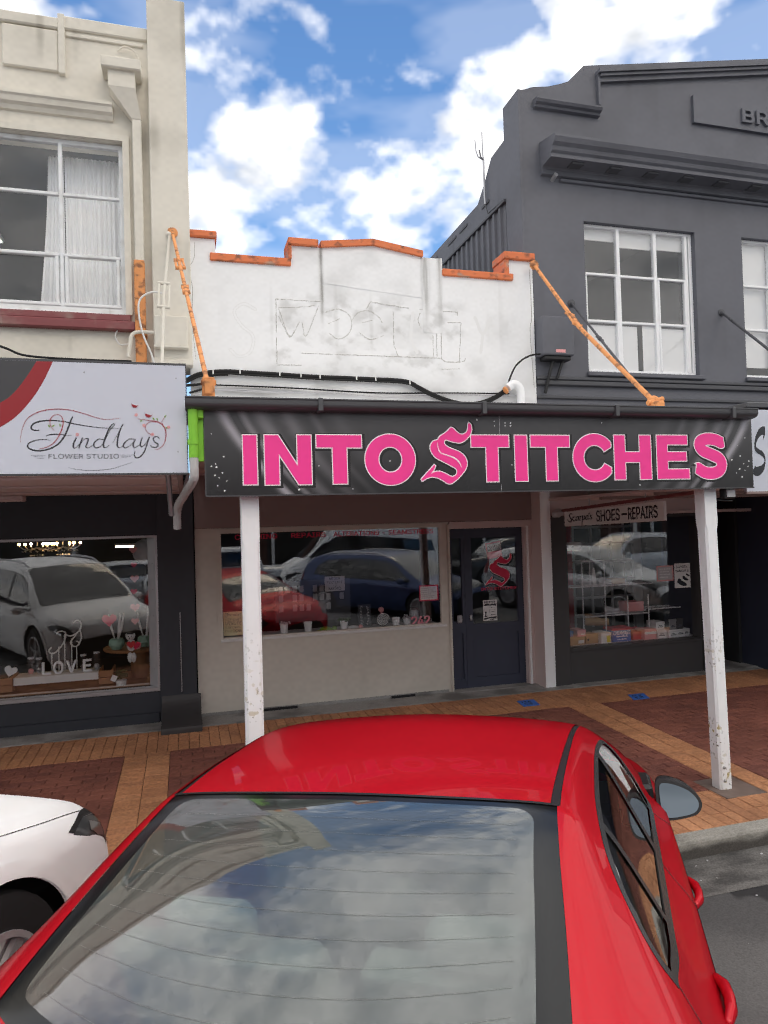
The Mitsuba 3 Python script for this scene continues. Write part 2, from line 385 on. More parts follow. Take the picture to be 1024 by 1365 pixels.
for pd in (PAD, PAD2):
    yc = (pd[2] + pd[3]) / 2
    add('pad', bx(pd[0] + .003, pd[1] - .003, pd[2] + .003, pd[3] - .003, pav(yc) - .05, pav(yc) - .002, .002), 'mat_padsteel', 'pavement', label='dark square plate under a verandah post')
bricks = []
def hit_pad(x0, x1, y0, y1):
    for pd in (PAD, PAD2):
        x0c, x1c, y0c, y1c = pd
        if x0 < x1c - .01 and x1 > x0c + .01 and y0 < y1c - .01 and y1 > y0c + .01: return True
    return False
XL, XR = -4.2, 9.2
BANDS = [(-.575, -.178), (3.992, 4.389)]
def fill(x0, x1, y0, y1, bw, bh, kind, bond=0.0):
    r = 0; y = y0
    while y < y1 - .02:
        h = min(bh, y1 - y); x = x0 - (bond * bw if r % 2 else 0)
        while x < x1 - .01:
            a, b = max(x, x0), min(x + bw, x1)
            if b - a > .015:
                if not hit_pad(a, b, y, y + h): bricks.append((a, b, y, y + h, kind))
                else:
                    for pd in (PAD, PAD2):        # bricks cut round the plates
                        g = sbox(a, y, b, y + h).difference(sbox(pd[0] - .002, pd[2] - .002, pd[1] + .002, pd[3] + .002))
                        if g.area < (b - a) * h - 1e-6:
                            for q in getattr(g, 'geoms', [g]):
                                if not q.is_empty and q.area > 2e-4: bricks.append((*[q.bounds[k] for k in (0, 2, 1, 3)], kind))
            x += bw
        y += bh; r += 1
for i in range(3): fill(XL, XR, 4.0 + .178 * i, 4.0 + .178 * (i + 1), .0975, .178, 'tan')
fill(XL, XR, 6.88, 7.54, .0975, .22, 'tan')
xs = [XL] + [v for b in BANDS for v in b] + [XR]
for i in range(0, 6, 2): fill(xs[i], xs[i + 1], 4.534, 6.88, .196, .0977, 'red', .5)
for b0, b1 in BANDS: fill(b0, b1, 4.534, 6.88, .1985, .0977, 'tan')
def unit_brick():
    c = .03
    lo = [(-.5, -.5, -1), (.5, -.5, -1), (.5, .5, -1), (-.5, .5, -1)]; mid = [(x, y, -.12) for x, y, _ in lo]
    hi = [(x * (1 - 2 * c), y * (1 - 2 * c), 0) for x, y, _ in lo]
    v = lo + mid + hi; f = []
    for o in (0, 4):
        for k in range(4):
            a, b = o + k, o + (k + 1) % 4
            f += [(a, b, b + 4), (a, b + 4, a + 4)]
    f += [(8, 9, 10), (8, 10, 11)]
    return trimesh.Trimesh(v, f, process=False)
UB = unit_brick(); ub_ply = {k: v for k, v in mikit.ply(UB, 'mat_brick_tan0').items() if k != 'bsdf'}
def brick_matrix(b):
    x0, x1, y0, y1, k = b; yc = (y0 + y1) / 2
    R = trimesh.transformations.rotation_matrix(.025 + rng.normal(0, .004), (1, 0, 0)) @ trimesh.transformations.rotation_matrix(rng.normal(0, .005), (0, 1, 0))
    S = np.diag([x1 - x0 - .005, y1 - y0 - .005, .028, 1.0])
    M = R @ S; M[:3, 3] = ((x0 + x1) / 2, yc, pav(yc) + rng.normal(0, .0009)); return M
def brick_rank(b):
    x, y = (b[0] + b[1]) / 2, (b[2] + b[3]) / 2
    ok = (x > .62 * y + .05 and x < y * 1.02 + .2) or (x < .10 * y - .35 and x > -.30 * y and y > 4.9)
    return (x * x + y * y) ** .5 + (0 if ok else 50)
order = sorted(range(len(bricks)), key=lambda i: brick_rank(bricks[i]))
near = set(order[:300])
rest = {f'{k}{j}': [] for k in ('tan', 'red') for j in range(3)}
tone = np.random.default_rng(91).choice(3, len(bricks), p=(.5, .27, .23))
for i, b in enumerate(bricks):
    M = brick_matrix(b); kt = f'{b[4]}{tone[i]}'
    if i in near: shared('brick', ub_ply, 'mat_brick_' + kt, T(M.tolist()), 'pavement')
    else:
        m = UB.copy(); m.apply_transform(M); rest[kt].append(m)
for k in rest: add({'tan': 'tan', 'red': 'dark_red'}[k[:3]] + '_brickwork', cat_(rest[k]), 'mat_brick_' + k, 'pavement', kind='stuff', label={'tan': 'tan pavers of the bands and border further off', 'red': 'dark red pavers filling the fields'}[k[:3]])
# blue vinyl squares stuck on the pavers
def pave_quad(q, lift):
    return [(x, y, pav(y) + lift) for x, y in q]
for j, (q, lab) in enumerate([([(3.53, 7.03), (3.73, 7.03), (3.77, 7.26), (3.56, 7.26)], 'blue sticker on the pavers in front of the navy shop door'),
                              ([(4.79, 6.84), (5.0, 6.84), (5.07, 7.05), (4.86, 7.05)], 'blue sticker on the pavers below the shoe shop window')]):
    st = thing('floor_sticker', lab, 'sticker', 'blue stickers on the pavement')
    P = np.array(pave_quad(q, .004))
    add('sheet', hull(np.vstack([P, P - (0, 0, .0025)])), 'mat_bluepad', st)
    c = P.mean(0); ex, ey = (P[1] - P[0]), (P[3] - P[0]); marks = []
    for u, v, w, h in [(-.28, .22, .10, .16), (-.1, .25, .12, .14), (.14, .22, .14, .14), (-.22, -.12, .18, .12), (.12, -.1, .2, .12), (-.02, .05, .5, .035), (-.02, -.3, .5, .035)]:
        qq = np.array([c + ex * (u + a * w) + ey * (v + b * h) + (0, 0, .0006) for a, b in ((-.5, -.5), (.5, -.5), (.5, .5), (-.5, .5))])
        marks.append(hull(np.vstack([qq, qq - (0, 0, .0004)])))
    add('print', cat_(marks), 'mat_ink', st)

# leaf scraps and grit along the gutter and on the road
_r = np.random.default_rng(77); _bits = []
for _ in range(150):
    y_ = 3.46 + .40 * _r.random() ** .7 if _r.random() < .6 else _r.uniform(1.2, 3.4); x_ = _r.uniform(1.5, 7.5)
    zr = np.interp(y_, [-1, 1.84, 3.0, 3.46, 3.72, 3.89], [-.02, -.114, -.175, -.203, -.219, -.214]); s_ = _r.uniform(.003, .011)
    q_ = trimesh.creation.icosphere(subdivisions=0, radius=s_); q_.apply_scale((1, _r.uniform(.5, 1.2), .35)); q_.apply_transform(trimesh.transformations.rotation_matrix(_r.uniform(0, 6), (0, 0, 1))); q_.apply_translation((x_, y_, zr + s_ * .3)); _bits.append(q_)
add('grit', cat_(_bits), 'mat_papergrey', None, label='pale grit and leaf scraps scattered on the asphalt and in the gutter channel', kind='stuff')

# ------------------------------------------------------------------ left building: cream upper storey, dark florist shopfront
YF = 7.92
LB = thing('cream_building', 'cream two storey building with dark shopfront and tall pilaster on the left', 'building')
win = sbox(-3.3, 4.35, -.55, 6.215)
upper = Polygon([(-6.5, 2.44), (-.25, 2.44), (-.25, 7.44), (-1.155, 7.36), (-6.5, 7.36)]).difference(win)
add('wall', plate(upper, YF + .30, .30), 'mat_cream', LB)
add('pilaster', bx(-.272, .125, YF - .12, YF + .5, 3.83, 7.80, .008), 'mat_cream', LB)
add('pilaster_foot', bx(-.30, .128, YF - .145, YF + .3, 3.80, 3.86, .006), 'mat_cream', LB)
add('parapet_cap', cat_([bx(-1.15, -.27, YF - .03, YF + .33, 7.36, 7.50, .012), bx(-6.5, -1.152, YF - .045, YF + .33, 7.34, 7.46, .015), bx(-1.165, -1.10, YF - .055, YF + .3, 6.86, 7.50, .006)]), 'mat_cream', LB)
add('parapet_moulding', bx(-1.09, -.32, YF - .025, YF + .01, 7.285, 7.325, .006), 'mat_cream', LB)
add('raised_panel', bx(-1.70, -1.168, YF - .04, YF + .01, 6.885, 7.32, .01), 'mat_cream', LB)
add('raised_panel', bx(-2.9, -2.05, YF - .04, YF + .01, 6.885, 7.32, .01), 'mat_cream', LB)
cp = [(YF + .01, 6.42), (YF - .03, 6.43), (YF - .05, 6.47), (YF - .085, 6.49), (YF - .10, 6.54), (YF - .12, 6.555), (YF - .12, 6.585), (YF + .01, 6.61)]
add('cornice', profile_x(cp, -6.5, -.64), 'mat_cream', LB)
add('window_surround', plate(sbox(-3.36, 4.345, -.485, 6.285).difference(sbox(-3.3, 4.30, -.552, 6.22)), YF, .035), 'mat_cream', LB)
add('window_sill', cat_([bx(-3.4, -.50, YF - .07, YF + .08, 4.262, 4.335, .008), bx(-3.45, -.455, YF - .095, YF + .05, 4.165, 4.26, .010)]), 'mat_maroon', LB, label='flaking maroon sill under the cream building window')
WN = f'{LB}__window'
def bars(rects, y0, y1, c=.006): return cat_([bx(a, b, y0, y1, z0, z1, c) for a, b, z0, z1 in rects])
_taken.add(WN)
yw = YF + .055
fr = [(-3.3, -.55, 6.165, 6.215), (-.6, -.55, 4.352, 6.215), (-3.3, -.55, 4.352, 4.43), (-1.205, -1.165, 4.352, 6.215), (-3.3, -3.25, 4.352, 6.2), (-1.9, -1.86, 4.352, 6.215), (-2.6, -2.56, 4.352, 6.215)]
scene[WN] = mikit.ply(bars(fr, yw, yw + .06), 'mat_winframe'); tag(WN, 'large white gridded window with curtains on the upper storey')
xsn = [(-3.25, -2.6), (-2.56, -1.9), (-1.86, -1.205), (-1.165, -.6)]
for a, b in xsn:
    add('transom', bars([(a, b, 5.61, 5.645)], yw + .005, yw + .05), 'mat_winframe', WN)
    add('opening_sash', bars([(a, b, 4.955, 4.99), (a + .01, a + .045, 4.43, 4.955), (b - .045, b - .01, 4.43, 4.955), (a, b, 4.43, 4.465)], yw - .012, yw + .05), 'mat_winframe', WN)
    for z0, z1 in ((4.465, 4.955), (4.99, 5.61), (5.645, 6.165)):
        add('pane', bx(a, b, yw + .03, yw + .0302, z0, z1), 'mat_glass', WN)
def room(parent, x0, x1, y0, y1, z0, z1, m, floor=None, name='interior'):
    w = [bx(x0 - .05, x1 + .05, y1, y1 + .05, z0 - .05, z1 + .05), bx(x0 - .05, x0, y0, y1, z0, z1), bx(x1, x1 + .05, y0, y1, z0, z1), bx(x0, x1, y0, y1, z1, z1 + .05), bx(x0, x1, y0, y1, z0 - .05, z0)]
    return add(name, cat_(w), m, parent)
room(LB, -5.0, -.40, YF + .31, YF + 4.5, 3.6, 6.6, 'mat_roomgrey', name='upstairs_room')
def curtain(x0, x1, y, z0, z1, n, amp, flare=0.0, seed=0):
    r = np.random.default_rng(seed); u = np.linspace(0, 1, 160); zz = np.linspace(0, 1, 14)
    ph = np.cumsum(r.uniform(.5, 1.5, 160)); ph = ph / ph[-1] * n * 2 * np.pi
    v = []
    for t in zz:
        xx = x0 + u * (x1 - x0) - flare * (1 - u) * (1 - t) ** 1.5
        yy = y + amp * (.4 + .6 * (1 - t)) * (np.sin(ph) + .35 * np.sin(2.3 * ph + 2 * t))
        v.append(np.stack([xx, yy, np.full_like(u, z0 + t * (z1 - z0))], 1))
    v = np.concatenate(v); f = []
    for i in range(13):
        for j in range(159):
            a = i * 160 + j; f += [(a, a + 1, a + 161), (a, a + 161, a + 160)]
    return trimesh.Trimesh(v, f, process=False)
add('curtain', curtain(-1.36, -1.20, YF + .42, 4.0, 6.2, 5, .03, .16, 3), 'mat_curtain', None, smooth=True, label='narrow gathered white curtain left of the window mullion upstairs', cat='curtain', group='white curtains in the cream building window')
add('curtain', curtain(-1.19, -.56, YF + .40, 4.0, 6.2, 13, .028, 0, 5), 'mat_curtain', None, smooth=True, label='wide pleated white curtain filling the right hand panes upstairs', cat='curtain', group='white curtains in the cream building window')
TUBE = thing('fluorescent_tube', 'lit fluorescent tube on the ceiling behind the cream building window', 'light')
add('batten', bx(-2.33, -2.19, 8.7, 10.1, 5.86, 5.92, .01), 'mat_white', TUBE)
add('tube', tube([(-2.26, 8.72, 5.83), (-2.26, 10.08, 5.83)], .02), 'mat_warm', TUBE, emitter={'type': 'area', 'radiance': rgb((3, 3, 2.7))})
# rainwater head and pipe
DP = f'{LB}__downpipe'; _taken.add(DP)
scene[DP] = mikit.ply(cat_([bx(-.445, -.350, YF - .10, YF - .008, 4.90, 6.46, .008)]), 'mat_cream'); tag(DP, 'square cream downpipe beside the tall pilaster')
add('rain_head', cat_([bx(-.73, -.335, YF - .26, YF - .005, 6.88, 6.99, .008), bx(-.668, -.40, YF - .21, YF - .006, 6.70, 6.89, .006),
    hull([(-.668, YF - .21, 6.71), (-.40, YF - .21, 6.71), (-.668, YF - .01, 6.71), (-.40, YF - .01, 6.71), (-.445, YF - .105, 6.44), (-.348, YF - .105, 6.44), (-.445, YF - .01, 6.44), (-.348, YF - .01, 6.44)])]), 'mat_cream', DP)
add('rusty_pipe', cat_([bx(-.458, -.350, YF - .115, YF - .012, 3.62, 4.92, .01), bx(-.47, -.34, YF - .12, YF - .005, 4.10, 4.14, .005)]), 'mat_rust', DP, label='rusty orange lower length of the downpipe')
add('pipe_hook', tube([(-.58, YF - .03, 7.20), (-.50, YF - .05, 7.245), (-.40, YF - .05, 7.20), (-.34, YF - .04, 7.06)], .009, 8, 6), 'mat_cream', LB)
# dark florist shopfront
sw = sbox(-3.4, .345, -.285, 1.97)
add('shopfront_wall', plate(sbox(-6.5, 0.0, .085, 2.44).difference(sw), YF + .20, .22), 'mat_blackwall', LB)
add('shopfront_plinth', bx(-6.5, -.30, YF - .055, YF - .021, -.02, .10, .006), 'mat_blackwall', LB)
add('corner_pier', bx(-.29, .088, YF - .06, YF - .021, -.01, 2.44, .006), 'mat_blackwall', LB)
foot = [(YF - .065, .27)] + [(YF - .07 - .42 * (1 - math.cos(t)), .25 - .19 * math.sin(t)) for t in np.linspace(.1, math.pi / 2, 10)] + [(7.385, .045), (7.378, .02), (7.385, -.02), (YF - .06, -.02)]
add('splayed_foot', profile_x(foot, -.275, .125), 'mat_charcoal', LB, smooth=30, label='black curved splay at the foot of the pier')
add('gap_trim', bx(-.075, -.065, YF - .075, YF - .05, .3, 1.15), 'mat_steel', LB)
add('frame', cat_([bx(-3.4, -.285, YF - .045, YF + .02, 1.955, 1.985, .004), bx(-3.4, -.285, YF - .045, YF + .05, .322, .368, .006), bx(-.315, -.285, YF - .045, YF + .03, .36, 1.96, .004)]), 'mat_alu', LB)
add('window_jamb', hull([(-.315, YF - .03, .365), (-.40, YF + .10, .365), (-.315, YF - .03, 1.955), (-.40, YF + .10, 1.955), (-.30, YF + .11, .365), (-.30, YF + .11, 1.955)]), 'mat_alu', LB)
add('rivet', cat_([ball(.006, (-.345, YF + .012, z), n=1) for z in (.55, .85, 1.12, 1.40, 1.68)]), 'mat_steel', LB, kind='stuff')
add('shop_window', bx(-3.4, -.39, YF + .09, YF + .0902, .36, 1.96), 'mat_glass_shop', LB)
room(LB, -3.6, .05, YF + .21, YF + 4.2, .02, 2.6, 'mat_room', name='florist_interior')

# ------------------------------------------------------------------ middle building: white parapet, beige shopfront
MB = thing('white_building', 'low white parapet building with orange copings over the beige tailor shopfront', 'building')
par = Polygon([(.10, 2.10), (4.30, 2.10), (4.30, 5.29), (3.93, 5.29), (3.93, 5.03), (3.085, 5.03), (3.085, 5.245), (2.81, 5.21), (2.81, 5.265), (2.20, 5.33), (1.58, 5.25), (1.545, 5.25), (1.22, 5.25), (1.22, 5.01), (.395, 5.01), (.395, 5.25), (.10, 5.25)])
add('wall', plate(par, YF + .28, .28), 'mat_whitewall', MB)
add('gable_panel', plate(Polygon([(1.59, 4.84), (2.80, 4.74), (2.80, 5.20), (2.20, 5.27), (1.59, 5.20)]), YF, .006), 'mat_whitewall', MB)
add('pier_panel', bx(2.82, 3.075, YF - .005, YF + .02, 4.32, 5.235, .002), 'mat_whitewall', MB)
for k, (a, b, z0, z1, yy) in enumerate([(.085, .415, 5.25, 5.325, .05), (.335, 1.235, 5.005, 5.09, .035), (1.205, 1.555, 5.25, 5.33, .05), (3.08, 4.02, 5.03, 5.11, .035), (3.895, 4.32, 5.29, 5.385, .05)]):
    n = max(1, int((b - a) / .5)); e = np.linspace(a, b, n + 1)
    for i in range(n): add('coping', bx(e[i] + .001, e[i + 1] - .001, YF - yy, YF + .32, z0 + rng.normal(0, .002), z1, .008), 'mat_orange', MB)
add('coping', bx(3.905, 3.965, YF - .03, YF + .30, 5.10, 5.29, .006), 'mat_orange', MB)
add('coping', bx(1.205, 1.245, YF - .03, YF + .30, 5.09, 5.25, .006), 'mat_orange', MB)
for (xa, za), (xb, zb) in [((1.585, 5.25), (2.21, 5.325)), ((2.212, 5.325), (2.83, 5.235))]:
    q = Polygon([(xa, za), (xb, zb), (xb, zb + .07), (xa, za + .07)]); add('coping', plate(q, YF + .32, .36), 'mat_orange', MB)
# ghost of old raised lettering under the paint: ridges of a few millimetres
AR = [[.002598, -7.7e-05, .881948], [.000122, -.002525, 4.794211]]
_gr = np.random.default_rng(31)
def rough(p, w, n=0):
    """An irregular cracked line: wandering, of changing width, with gaps."""
    c = catmull(p, n) if n else np.asarray(p, float)
    L = LineString(c); m = max(3, int(L.length / 7)); q = np.array([L.interpolate(t, True).coords[0] for t in np.linspace(0, 1, m)]) + _gr.normal(0, .55, (m, 2))
    out = []
    ww = np.clip(w * _gr.uniform(.35, 1.5, m), .6, 9)
    for i in range(m - 1):
        if _gr.random() < .90: out.append(unary_union([Point(q[i]).buffer(ww[i] / 2, 3), Point(q[i + 1]).buffer(ww[i + 1] / 2, 3)]).convex_hull)
    return unary_union(out)
ridge = [rough(p, 2.6) for p in [[(68, 70), (75, 370), (180, 373)], [(180, 318), (630, 338), (835, 348)], [(840, 400), (930, 400)], [(68, 72), (280, 82)], [(495, 80), (680, 108)], [(478, 112), (495, 80)],
     [(730, 112), (920, 125), (920, 140)], [(605, 125), (608, 280), (628, 338)], [(838, 125), (840, 350), (860, 366), (930, 368)], [(870, 175), (938, 175), (930, 365)], [(815, 125), (818, 345)], [(798, 235), (800, 345)]]]
ridge += [rough(p, 2.5, 6) for p in [[(80, 115), (130, 240), (172, 175)], [(185, 180), (202, 240), (258, 100)], [(80, 150), (128, 243), (150, 215)], [(300, 185), (355, 158)], [(290, 130), (345, 115), (395, 140), (410, 190), (390, 235), (345, 253), (305, 225)],
     [(410, 165), (440, 130), (490, 122), (535, 150), (556, 185)], [(446, 225), (490, 255), (535, 248), (556, 238)], [(450, 180), (505, 165)], [(735, 130), (725, 165), (740, 205)], [(80, 110), (160, 108), (240, 100)], [(930, 368), (955, 362), (960, 350)]]]
soft = unary_union([stroke(p, 15, 6) for p in [[(-20, 120), (-70, 95), (-110, 130), (-80, 190), (-30, 240), (-40, 310), (-90, 330), (-125, 300)], [(1010, 150), (1050, 230), (1090, 150)], [(1050, 230), (1040, 320)], [(700, 130), (690, 250), (720, 320)]]]).difference(unary_union([stroke(p, 8, 6) for p in [[(-20, 120), (-70, 95), (-110, 130), (-80, 190), (-30, 240), (-40, 310), (-90, 330), (-125, 300)]]]))
for g_ in getattr(soft, 'geoms', [soft]): add('faded_letter', plate(aff(g_, AR), YF + .001, .003), 'mat_faded', MB)
add('ghost_lettering', plate(aff(unary_union(ridge), AR), YF + .001, .004), 'mat_ghost', MB, label='faint cracked outline of old painted over letters')
for ck in (taper([(.175, 5.2), (.165, 5.02), (.10, 4.88), (.14, 4.70), (.13, 4.3), (.16, 3.9)], [.006, .004, .008, .004]), taper([(4.26, 5.2), (4.268, 4.6), (4.24, 4.4), (4.27, 3.7)], [.006, .012, .005, .010])): add('crack', plate(ck, YF + .001, .003), 'mat_ghost', MB)
# shopfront below the verandah
add('bulkhead', bx(.10, 4.30, YF - .045, YF - .001, 2.035, 3.0, .004), 'mat_taupe', MB)
hole = sbox(.352, .80, 2.985, 2.0)
add('shopfront_wall', plate(Polygon([(.10, -.02), (3.055, -.02), (3.055, 2.035), (.10, 2.035)]).difference(hole), YF + .16, .16), 'mat_beige', MB)
add('corner_bead', bx(3.035, 3.06, YF - .03, YF + .001, .0, 2.0, .005), 'mat_beige', MB)
add('base_skirt', cat_([bx(.11, 3.0, YF - .012, YF - .001, -.01, .03, .003)]), 'mat_concrete', MB)
add('frame', plate(sbox(.352, .80, 2.985, 2.0).difference(sbox(.378, .832, 2.93, 1.975)), YF + .03, .055), 'mat_beige', MB)
add('frame', plate(sbox(.325, .772, 3.015, 2.025).difference(sbox(.353, .801, 2.984, 1.999)), YF - .001, .016), 'mat_beige', MB)
add('sill', bx(.35, 2.99, YF - .035, YF + .03, .785, .815, .005), 'mat_offwhite', MB)
add('shop_window', bx(.378, 2.93, YF + .008, YF + .0082, .832, 1.975), 'mat_glass_shop', MB)
add('window_ledge', bx(.36, 2.97, YF + .03, YF + .50, .775, .80, .003), 'mat_papergrey', MB)
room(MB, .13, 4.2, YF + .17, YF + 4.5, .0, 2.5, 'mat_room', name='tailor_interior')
add('vent', cat_([bx(x0 + i * .03, x0 + i * .03 + .018, YF - .035, YF - .003, -.003, .02) for x0, n in ((.80, 12), (2.28, 9)) for i in range(n)] + [bx(.79, 1.17, YF - .04, YF - .036, -.003, .024), bx(2.27, 2.56, YF - .04, YF - .036, -.003, .024)]), 'mat_black', MB)
# navy door with sidelight
yd = YF + .07
DR = f'{MB}__door'; _taken.add(DR)
scene[DR] = mikit.ply(cat_([plate(sbox(3.275, .0, 4.06, 1.945).difference(sbox(3.372, .775, 3.985, 1.828)).difference(sbox(3.36, .10, 4.0, .672)), yd + .045, .045), bx(3.36, 4.0, yd + .018, yd + .04, .10, .672)]), 'mat_navy'); tag(DR, 'navy half glazed shop door with one solid lower panel')
add('glass', bx(3.372, 3.985, yd + .02, yd + .0202, .775, 1.828), 'mat_glass_shop', DR)
add('panel_moulding', cat_([plate(sbox(3.36, .10, 4.0, .672).difference(sbox(3.385, .125, 3.975, .647)), yd + .02, .022)]), 'mat_navy', DR)
add('lock', cat_([bx(3.325, 3.352, yd - .02, yd, .82, .89, .004), ball(.012, (3.338, yd - .022, .835))]), 'mat_alu', DR)
SL = f'{MB}__sidelight'; _taken.add(SL)
scene[SL] = mikit.ply(cat_([plate(sbox(3.06, .0, 3.272, 1.945).difference(sbox(3.115, .82, 3.238, 1.83)).difference(sbox(3.115, .12, 3.235, .68)), yd + .05, .05), bx(3.115, 3.235, yd + .02, yd + .045, .12, .68)]), 'mat_navy')
add('glass', bx(3.115, 3.238, yd + .022, yd + .0222, .82, 1.83), 'mat_glass', SL)
add('door_handle', cat_([bx(3.155, 3.225, yd - .03, yd, .80, .90, .014), bx(3.17, 3.21, yd - .045, yd - .028, .83, .87, .008)]), 'mat_alu', SL)
add('door_lining', cat_([bx(4.062, 4.16, YF - .02, YF + .13, -.01, 1.975, .005), bx(3.06, 4.16, YF - .02, YF + .13, 1.947, 2.033, .005)]), 'mat_pink', MB)
add('door_lining', bx(4.075, 4.10, YF - .04, YF - .02, .0, 1.96, .004), 'mat_white', MB)
add('threshold', bx(3.05, 4.2, YF - .10, YF + .2, -.03, .004, .01), 'mat_concrete', MB)
add('pier', bx(4.148, 4.285, 7.655, 8.06, -.03, 2.62, .006), 'mat_pink', MB, label='pale pinkish white pier between the navy door and the shoe shop')
add('pier_face', bx(4.150, 4.283, 7.651, 7.656, .0, 2.6, .001), 'mat_white', MB)

# ------------------------------------------------------------------ right building: dark grey two storey
GB = thing('grey_building', 'dark grey painted two storey building with pediment and heavy cornice on the right', 'building')
XG = 4.205; XE = 12.4; XM = XE / 2 + XG / 2
half = [(XG, 7.49), (4.30, 7.52), (4.40, 7.56), (4.62, 7.60), (4.80, 7.66), (4.92, 7.71), (5.16, 7.955), (XM, 7.955 + (XM - 5.16) * .187)]
prof = half + [(XG + XE - x, z) for x, z in half[-2::-1]]
W1 = (5.075, 6.79); W2 = (7.57, 9.29); W3 = (10.05, 11.75); WZ = (3.925, 5.895)
front = Polygon([(XG, 2.6), (XE, 2.6)] + prof[::-1])
for a, b in (W1, W2, W3): front = front.difference(sbox(a, WZ[0], b, WZ[1]))
yg = YF + .02
add('wall', plate(front, yg + .35, .35), 'mat_grey', GB)
# side wall with parapet steps and ribbed cladding
side = [(yg + .351, 2.6), (yg + .351, 7.49), (8.32, 7.10), (8.80, 7.07), (9.06, 6.83), (9.30, 6.64), (16, 6.64), (16, 2.6)]
m = trimesh.creation.extrude_polygon(Polygon(side), .25, engine='earcut'); v = m.vertices.copy(); m.vertices = np.stack([XG + v[:, 2], v[:, 0], v[:, 1]], 1)
add('side_wall', m, 'mat_grey', GB)
add('corner_strip', bx(XG - .02, XG + .02, yg - .012, 8.36, 2.6, 7.5, .004), 'mat_grey', GB)
def ribbed(y0, y1, z0, z1, x, pitch=.19, depth=.028):
    pts = []; y = y0
    while y < y1:
        pts += [(x, y), (x, y + pitch * .55), (x - depth, y + pitch * .62), (x - depth, y + pitch * .92)]
        y += pitch
    pts = [p for p in pts if p[1] <= y1] + [(x, y1)]
    poly = Polygon(pts + [(x + .05, y1), (x + .05, y0)])
    mm = trimesh.creation.extrude_polygon(poly, z1 - z0, engine='earcut'); mm.apply_translation((0, 0, z0)); return mm
add('ribbed_cladding', ribbed(8.40, 14, 3.4, 6.25, XG - .004), 'mat_grey', GB)
add('barge_flashing', bx(XG - .05, XG - .001, 8.36, 14.2, 6.25, 6.29, .005), 'mat_greydark', GB)
for a, b in ((8.9, 9.15), (9.7, 10.0), (10.15, 10.5), (11.0, 11.3)): add('side_patch', bx(XG - .012, XG - .001, a, b, 6.50, 6.54, .002), 'mat_greydark', GB)
AE = thing('aerial', 'small forked aerial on a bent pole at the grey building parapet', 'aerial')
add('pole', tube([(XG - .03, 8.98, 6.50), (XG - .035, 8.98, 6.62), (XG - .04, 8.97, 7.0), (XG - .04, 8.97, 7.16)], .014, 8), 'mat_alu', AE)
add('fork', cat_([tube([(XG - .04, 8.97, 7.13), (XG - .05, 8.97, 7.22), (XG - .05, 8.97, 7.52)], .010, 8), tube([(XG - .04, 8.97, 7.12), (XG - .12, 8.97, 7.16), (XG - .15, 8.97, 7.24), (XG - .16, 8.97, 7.40)], .009, 8), tube([(XG - .04, 8.97, 7.12), (XG - .10, 8.93, 7.14), (XG - .13, 8.90, 7.22)], .012, 8)]), 'mat_alu', AE)
add('conduit', tube([(XG - .03, 8.98, 6.50), (XG - .03, 8.90, 6.33), (XG - .03, 8.45, 6.30)], .008, 8), 'mat_greydark', GB)
# parapet mouldings
def mirror_x(ms): 
    out = []
    for q in ms:
        w = q.copy(); w.vertices[:, 0] = XG + XE - w.vertices[:, 0]; w.invert(); out += [q, w]
    return out
lp = [(yg + .01, 7.27), (yg - .05, 7.285), (yg - .06, 7.31), (yg - .10, 7.325), (yg - .12, 7.355), (yg - .12, 7.375), (yg + .01, 7.40)]
for q in mirror_x([profile_x(lp, 4.40, 5.345)]): add('parapet_ledge', q, 'mat_grey', GB)
def raking(x0, z0, x1, z1, h, d):
    return plate(Polygon([(x0, z0), (x1, z1), (x1, z1 + h), (x0, z0 + h)]), yg + .01, d + .01)
sl_ = .187
for q in mirror_x([raking(5.36, 7.74, XM, 7.74 + (XM - 5.36) * sl_, .06, .05), raking(5.36, 7.80, XM, 7.80 + (XM - 5.36) * sl_, .035, .085), raking(5.33, 7.835, XM, 7.835 + (XM - 5.33) * sl_, .055, .11)]): add("pediment_moulding", q, "mat_grey", GB)
for q in mirror_x([bx(5.335, 5.37, yg - .055, yg + .01, 7.43, 7.85, .005)]): add('parapet_return', q, 'mat_grey', GB)
cz = [(yg + .01, 6.41), (yg - .05, 6.43), (yg - .05, 6.49), (yg - .07, 6.515), (yg - .28, 6.53), (yg - .28, 6.575), (yg - .31, 6.60), (yg - .325, 6.645), (yg - .365, 6.68), (yg - .39, 6.735), (yg - .39, 6.765), (yg + .01, 6.85)]
add('cornice', profile_x(cz, 4.47, XE - .265), 'mat_grey', GB, label='deep moulded cornice across the grey building')
for i, x in enumerate(np.arange(4.80, 11.9, .555)):
    add('modillion', bx(x, x + .17, yg - .235, yg - .10, 6.502, 6.5265, .004), 'mat_greydark', GB)
add('string_course', cat_([bx(4.74, XE - .5, yg - .035, yg + .01, 6.365, 6.405, .008)]), 'mat_grey', GB)
add('pipe_stub', tube([(4.64, yg + .02, 6.38), (4.64, yg - .10, 6.41)], .028, 10), 'mat_alu', GB)
add('name_panel', plate(sbox(6.82, 7.40, XG + XE - 6.82, 7.78), yg + .01, .055), 'mat_grey', GB)
add('raised_letters', text_xz('BR', .185, 7.60, yg - .045, 7.495, .035, True, width=.46), 'mat_grey', GB, label='raised block letters BR on the name panel')
add('lower_mouldings', cat_([bx(4.31, XE, yg - .05, yg + .01, 3.73, 3.79, .01), bx(4.31, XE, yg - .03, yg + .01, 3.56, 3.60, .008), bx(4.31, XE, yg - .04, yg + .01, 3.80, 3.845, .01)]), 'mat_greydark', GB)
